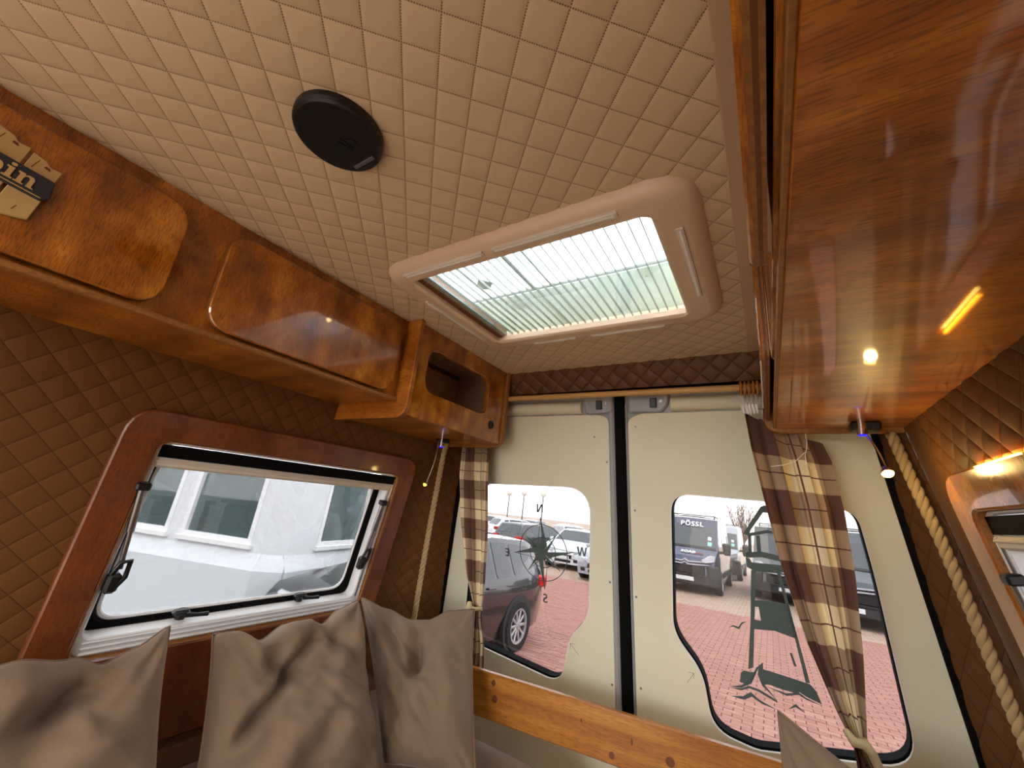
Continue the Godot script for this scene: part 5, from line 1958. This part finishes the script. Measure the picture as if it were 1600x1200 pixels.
func car(called: String, label: String, at: Vector3, yaw: float, paint: String, estate: bool, nose := 1.0) -> void:
	var o := out_thing(called, label, "car", at, yaw, "cars in the car park")
	o.remove_meta("group")
	var prof := [Vector2(-2.14, 0.45), Vector2(-2.13, 0.66), Vector2(-2.06, 0.96), Vector2(-1.66, 1.40), Vector2(-1.30, 1.47), Vector2(-0.2, 1.49), Vector2(0.35, 1.43), Vector2(1.05, 1.0), Vector2(1.75, 0.88), Vector2(2.06, 0.72), Vector2(2.14, 0.56), Vector2(2.15, 0.42)]
	if estate:
		prof = [Vector2(-2.32, 0.45), Vector2(-2.31, 0.66), Vector2(-2.26, 0.98), Vector2(-1.98, 1.38), Vector2(-1.80, 1.44), Vector2(-0.2, 1.48), Vector2(0.35, 1.43), Vector2(1.05, 1.0), Vector2(1.80, 0.88), Vector2(2.14, 0.72), Vector2(2.26, 0.56), Vector2(2.27, 0.42)]
	for i in prof.size():
		if prof[i].x > 1.0:
			prof[i] = Vector2(1.0 + (prof[i].x - 1.0) * nose, prof[i].y - (0.10 if nose < 0.9 and prof[i].y > 0.7 else 0.0))
	if nose < 0.9:
		prof[5] = Vector2(-0.8, 1.48)
		prof[6] = Vector2(-0.25, 1.42)
		prof[7] = Vector2(0.40, 0.97)
	var v := {"prof": prof, "y0": 0.22, "w": 0.89, "wtop": 0.62, "belt": 0.94, "top": 1.48, "half": absf(prof[0].x), "round": 0.7, "taper": 0.17}
	part("body", body_shape(v), M[paint], o, true)
	var st := new_st()
	top_panel(st, v, prof[6].lerp(prof[7], 0.06), prof[6].lerp(prof[7], 0.95), -0.90, 0.90, 0.012)
	part("windscreen", st, M.car_glass, o, true)
	st = new_st()
	top_panel(st, v, prof[2].lerp(prof[3], 0.10), prof[2].lerp(prof[3], 0.95), -0.86, 0.86, 0.012)
	part("rear_window", st, M.car_glass, o, true)
	var rz: float = prof[3].x
	var panes := [[Vector2(-0.15, 0.98), Vector2(0.95, 1.0), Vector2(0.36, 1.38), Vector2(-0.15, 1.42)], [Vector2(-1.12, 0.98), Vector2(-0.22, 0.98), Vector2(-0.22, 1.42), Vector2(-1.12, 1.41)], [Vector2(rz + 0.02, 1.05), Vector2(-1.2, 0.99), Vector2(-1.2, 1.40), Vector2(rz + 0.18, 1.36)]]
	if nose < 0.9:
		panes[0] = [Vector2(-0.66, 0.98), Vector2(0.28, 0.99), Vector2(-0.26, 1.36), Vector2(-0.66, 1.41)]
		panes[1] = [Vector2(-1.12, 0.98), Vector2(-0.73, 0.98), Vector2(-0.73, 1.42), Vector2(-1.12, 1.41)]
	for q in panes:
		st = new_st()
		side_panel(st, v, q, 0.006)
		part("side_window", st, M.car_glass, o, true)
	wheels(o, v, [-1.32, 1.34 if nose > 0.9 else 0.95], 0.33, 10)
	# front: lamps, grille, bumper slot, plate
	var fz: float = prof[prof.size() - 1].x
	for s in [-1.0, 1.0]:
		st = new_st()
		box(st, Transform3D(Basis(Vector3(0, 1, 0), s * 0.45), Vector3(s * 0.56, 0.66, fz - 0.15)), Vector3(-0.19, -0.07, -0.1), Vector3(0.19, 0.07, 0.11), 0.03)
		part("headlamp", st, M.lamp_clear, o, true)
		st = new_st()
		box(st, Transform3D(), Vector3(s * 0.52 - 0.09, 0.30, fz - 0.06), Vector3(s * 0.52 + 0.09, 0.42, fz + 0.012), 0.02)
		part("fog_lamp", st, M.black_plastic, o, true)
		st = new_st()
		box(st, Transform3D(Basis(Vector3(0, 1, 0), -s * 0.2), Vector3(s * 0.66, 0.84, prof[0].x + 0.10)), Vector3(-0.17, -0.09, -0.11), Vector3(0.17, 0.09, 0.12), 0.03)
		part("tail_lamp", st, M.lamp_red, o, true)
		st = new_st()
		box(st, Transform3D(Basis(Vector3(0, 1, 0), s * 0.2), Vector3(s * 0.98, 1.02, 0.78 if nose > 0.9 else 0.16)), Vector3(-0.10, -0.07, -0.05), Vector3(0.10, 0.07, 0.05), 0.035)
		part("mirror", st, M[paint], o, true)
		for z in [-0.55, 0.35]:
			st = new_st()
			box(st, Transform3D(), Vector3(s * 0.895 - 0.02, 0.86, z - 0.09), Vector3(s * 0.895 + 0.02, 0.885, z + 0.09), 0.008)
			part("door_handle", st, M[paint], o, true)
	st = new_st()
	box(st, Transform3D(), Vector3(-0.36, 0.42, fz - 0.08), Vector3(0.36, 0.56, fz + 0.015), 0.02)
	box(st, Transform3D(), Vector3(-0.34, 0.27, fz - 0.08), Vector3(0.34, 0.38, fz + 0.012), 0.02)
	part("grille", st, M.black_plastic, o, true)
	st = new_st()
	box(st, Transform3D(), Vector3(-0.26, 0.40, fz), Vector3(0.26, 0.51, fz + 0.03), 0.004)
	box(st, Transform3D(), Vector3(-0.26, 0.62, prof[0].x - 0.03), Vector3(0.26, 0.73, prof[0].x + 0.05), 0.004)
	part("number_plate", st, M.plate_white, o, true)
	st = new_st()
	box(st, Transform3D(), Vector3(-0.66, 0.28, prof[0].x - 0.02), Vector3(0.66, 0.46, prof[0].x + 0.12), 0.03)
	part("rear_bumper", st, M.bumper_grey, o, true)

func van(called: String, label: String, at: Vector3, yaw: float, paint: String, lettered: bool) -> void:
	var o := out_thing(called, label, "van", at, yaw)
	var prof := [Vector2(-3.0, 0.6), Vector2(-3.0, 2.2), Vector2(-2.95, 2.46), Vector2(-2.7, 2.54), Vector2(0.9, 2.56), Vector2(1.40, 2.46), Vector2(1.62, 2.16), Vector2(2.35, 1.42), Vector2(2.82, 1.14), Vector2(2.94, 0.95), Vector2(3.0, 0.60), Vector2(3.0, 0.42)]
	var v := {"prof": prof, "y0": 0.28, "w": 1.02, "wtop": 0.90, "belt": 1.30, "top": 2.56, "half": 3.0, "round": 0.9, "taper": 0.13}
	part("body", body_shape(v), M[paint], o, true)
	var st := new_st()
	top_panel(st, v, prof[6].lerp(prof[7], 0.03), prof[6].lerp(prof[7], 0.92), -0.93, 0.93, 0.012)
	var ws := part("windscreen", st, M.car_glass, o, true)
	# tag and badge inside the windscreen's corner
	st = new_st()
	top_panel(st, v, prof[6].lerp(prof[7], 0.45), prof[6].lerp(prof[7], 0.60), 0.66, 0.78, 0.016)
	part("paper_tag", st, M.plate_white, ws, true)
	st = new_st()
	top_panel(st, v, prof[6].lerp(prof[7], 0.68), prof[6].lerp(prof[7], 0.86), 0.66, 0.80, 0.016)
	part("green_tag", st, M.tag_green, ws, true)
	st = new_st()
	top_panel(st, v, prof[6].lerp(prof[7], 0.93), prof[7].lerp(prof[8], 0.04), -0.95, 0.95, 0.02)
	part("wiper_tray", st, M.black_plastic, o, true)
	for q in [[Vector2(1.02, 1.36), Vector2(2.05, 1.40), Vector2(1.72, 1.90), Vector2(1.02, 2.02)], [Vector2(-0.6, 1.45), Vector2(0.7, 1.45), Vector2(0.7, 1.98), Vector2(-0.6, 1.98)], [Vector2(-2.5, 1.45), Vector2(-1.4, 1.45), Vector2(-1.4, 1.98), Vector2(-2.5, 1.98)]]:
		st = new_st()
		side_panel(st, v, q, 0.008)
		part("side_window", st, M.car_glass, o, true)
	st = new_st()
	side_panel(st, v, [Vector2(-1.3, 0.50), Vector2(1.3, 0.50), Vector2(1.3, 0.68), Vector2(-1.3, 0.68)], 0.02, 0.02)
	part("rubbing_strip", st, M.bumper_grey, o, true)
	wheels(o, v, [-1.9, 2.05], 0.34, 8)
	# bumper with its dark mouth
	st = new_st()
	for w in [[2.98, 0.30, 0.80]]:
		box(st, Transform3D(), Vector3(-0.90, 0.28, 2.80), Vector3(0.90, 0.62, 3.06), 0.05)
		for s in [-1.0, 1.0]:
			box(st, Transform3D(Basis(Vector3(0, 1, 0), s * 0.5), Vector3(s * 0.84, 0.60, 2.86)), Vector3(-0.20, -0.30, -0.2), Vector3(0.17, 0.33, 0.17), 0.05)
	var bp := part("bumper", st, M.bumper_grey, o, true)
	st = new_st()
	box(st, Transform3D(), Vector3(-0.62, 0.62, 2.88), Vector3(0.62, 0.86, 3.045), 0.02)
	box(st, Transform3D(), Vector3(-0.55, 0.54, 2.95), Vector3(0.55, 0.60, 3.07), 0.01)
	part("grille", st, M.black_plastic, bp, true)
	for s in [-1.0, 1.0]:
		st = new_st()
		box(st, Transform3D(Basis(Vector3(0, 1, 0), s * 0.5), Vector3(s * 0.84, 0.68, 3.0)), Vector3(-0.13, -0.07, -0.02), Vector3(0.09, 0.06, 0.04), 0.02)
		part("fog_lamp", st, M.black_plastic, bp, true)
	st = new_st()
	box(st, Transform3D(), Vector3(-0.28, 0.40, 3.05), Vector3(0.28, 0.52, 3.08), 0.004)
	part("number_plate", st, M.plate_white, bp, true)
	# chrome chevrons
	st = new_st()
	var cf := Transform3D(Basis(), Vector3(0, 0, 3.035))
	for k in 2:
		var y0 := 0.90 + k * 0.085
		for s in [-1.0, 1.0]:
			var a := PackedVector2Array([Vector2(0, y0 + 0.055), Vector2(s * 0.10, y0 - 0.015), Vector2(s * 0.72, y0 + 0.035), Vector2(s * 0.80, y0 + 0.065), Vector2(s * 0.10, y0 + 0.030), Vector2(0, y0 + 0.10)])
			prism(st, cf, a, -0.22, 0.02)
	part("chrome_chevron", st, M.lamp_clear, o, true)
	for s in [-1.0, 1.0]:
		st = new_st()
		var hp := [Vector2(s * 0.52, 1.08), Vector2(s * 0.60, 1.00), Vector2(s * 0.92, 1.06), Vector2(s * 0.95, 1.24), Vector2(s * 0.84, 1.26)]
		prism(st, Transform3D(Basis(Vector3(0, 1, 0), s * 0.25), Vector3(s * 0.02, 0, 2.93 + 0.22)), fillet(hp, 0.03, 3), -0.34, 0.0, 0.01)
		part("headlamp", st, M.lamp_clear, o, true)
		st = new_st()
		box(st, Transform3D(Basis(Vector3(0, 1, 0), s * 0.2), Vector3(s * 1.22, 1.50, 1.92)), Vector3(-0.12, -0.20, -0.07), Vector3(0.12, 0.20, 0.07), 0.05)
		tube(st, PackedVector3Array([Vector3(s * 0.95, 1.36, 1.95), Vector3(s * 1.18, 1.40, 1.92)]), 0.05, 8)
		part("mirror", st, M.black_plastic, o, true)
	st = new_st()
	for s in [-0.75, 0.75]:
		tube(st, PackedVector3Array([Vector3(s, 2.62, 0.9), Vector3(s, 2.62, -2.6)]), 0.02, 6)
	for z in [0.8, -0.8, -2.4]:
		tube(st, PackedVector3Array([Vector3(-0.75, 2.62, z), Vector3(0.75, 2.62, z)]), 0.02, 6)
		for s in [-0.75, 0.75]:
			tube(st, PackedVector3Array([Vector3(s, 2.52, z), Vector3(s, 2.62, z)]), 0.02, 6)
	part("roof_rack", st, M.bumper_grey, o, true)
	if lettered:
		var d: Vector2 = (prof[6] - prof[5]).normalized()
		var c: Vector2 = prof[5].lerp(prof[6], 0.80) + Vector2(-d.y, d.x) * 0.02
		var up := Vector3(0, -d.y, -d.x)
		var tf := Transform3D(Basis(Vector3(1, 0, 0), up, Vector3(1, 0, 0).cross(up)), Vector3(0.05, c.y + 0.03, c.x + 0.02))
		mesh_local("lettering", text_mesh("PÖSSL", 0.20, 0.02, true), M.text_white, o, tf)
		d = (prof[8] - prof[7]).normalized()
		c = prof[7].lerp(prof[8], 0.62) + Vector2(-d.y, d.x) * 0.03
		up = Vector3(0, -d.y, -d.x)
		tf = Transform3D(Basis(Vector3(1, 0, 0), up, Vector3(1, 0, 0).cross(up)), Vector3(0.06, c.y + 0.02, c.x))
		mesh_local("lettering", text_mesh("ROAD", 0.13, 0.02, true), M.text_white, o, tf)
		mesh_local("lettering", text_mesh("CRUISER", 0.055, 0.02, false), M.text_red, o, Transform3D(tf.basis, tf.origin + Vector3(0.34, -0.02, 0.03)))

func mesh_local(called: String, mesh: Mesh, m: Material, parent: Node3D, t: Transform3D) -> void:
	var o := MeshInstance3D.new()
	o.name = called
	o.mesh = mesh
	o.set_surface_override_material(0, m)
	parent.add_child(o, true)
	o.transform = t

func bare_tree(label: String, at: Vector3, h: float, sd: int) -> void:
	var o := out_thing("bare_tree", label, "tree", at)
	var rng := RandomNumberGenerator.new()
	rng.seed = sd
	var st := new_st()
	tube(st, PackedVector3Array([Vector3.ZERO, Vector3(0.03, h * 0.2, 0), Vector3(-0.02, h * 0.42, 0.02)]), [0.14, 0.11, 0.09], 8)
	part("trunk", st, M.bark, o, true)
	for i in 26:
		st = new_st()
		var g := rng.randf() * TAU
		var lean := rng.randf_range(0.12, 0.75)
		var p := Vector3(0, h * rng.randf_range(0.28, 0.43), 0)
		var pts := PackedVector3Array([p])
		var rr := [0.045]
		var dir := Vector3(cos(g) * lean, 1.0, sin(g) * lean).normalized()
		for k in 5:
			p += dir * h * 0.115
			dir = (dir + Vector3(rng.randf_range(-0.2, 0.2), 0.12, rng.randf_range(-0.2, 0.2))).normalized()
			pts.append(p)
			rr.append(0.040 * (1.0 - k / 5.5))
			for w in 2:
				var dd := (dir + Vector3(rng.randf_range(-0.8, 0.8), 0.2, rng.randf_range(-0.8, 0.8))).normalized()
				tube(st, PackedVector3Array([p, p + dd * h * 0.05, p + dd * h * 0.10 + Vector3(0, 0.08, 0)]), [0.018, 0.013, 0.006], 5)
		tube(st, pts, rr, 6)
		part("branch", st, M.bark, o, true)
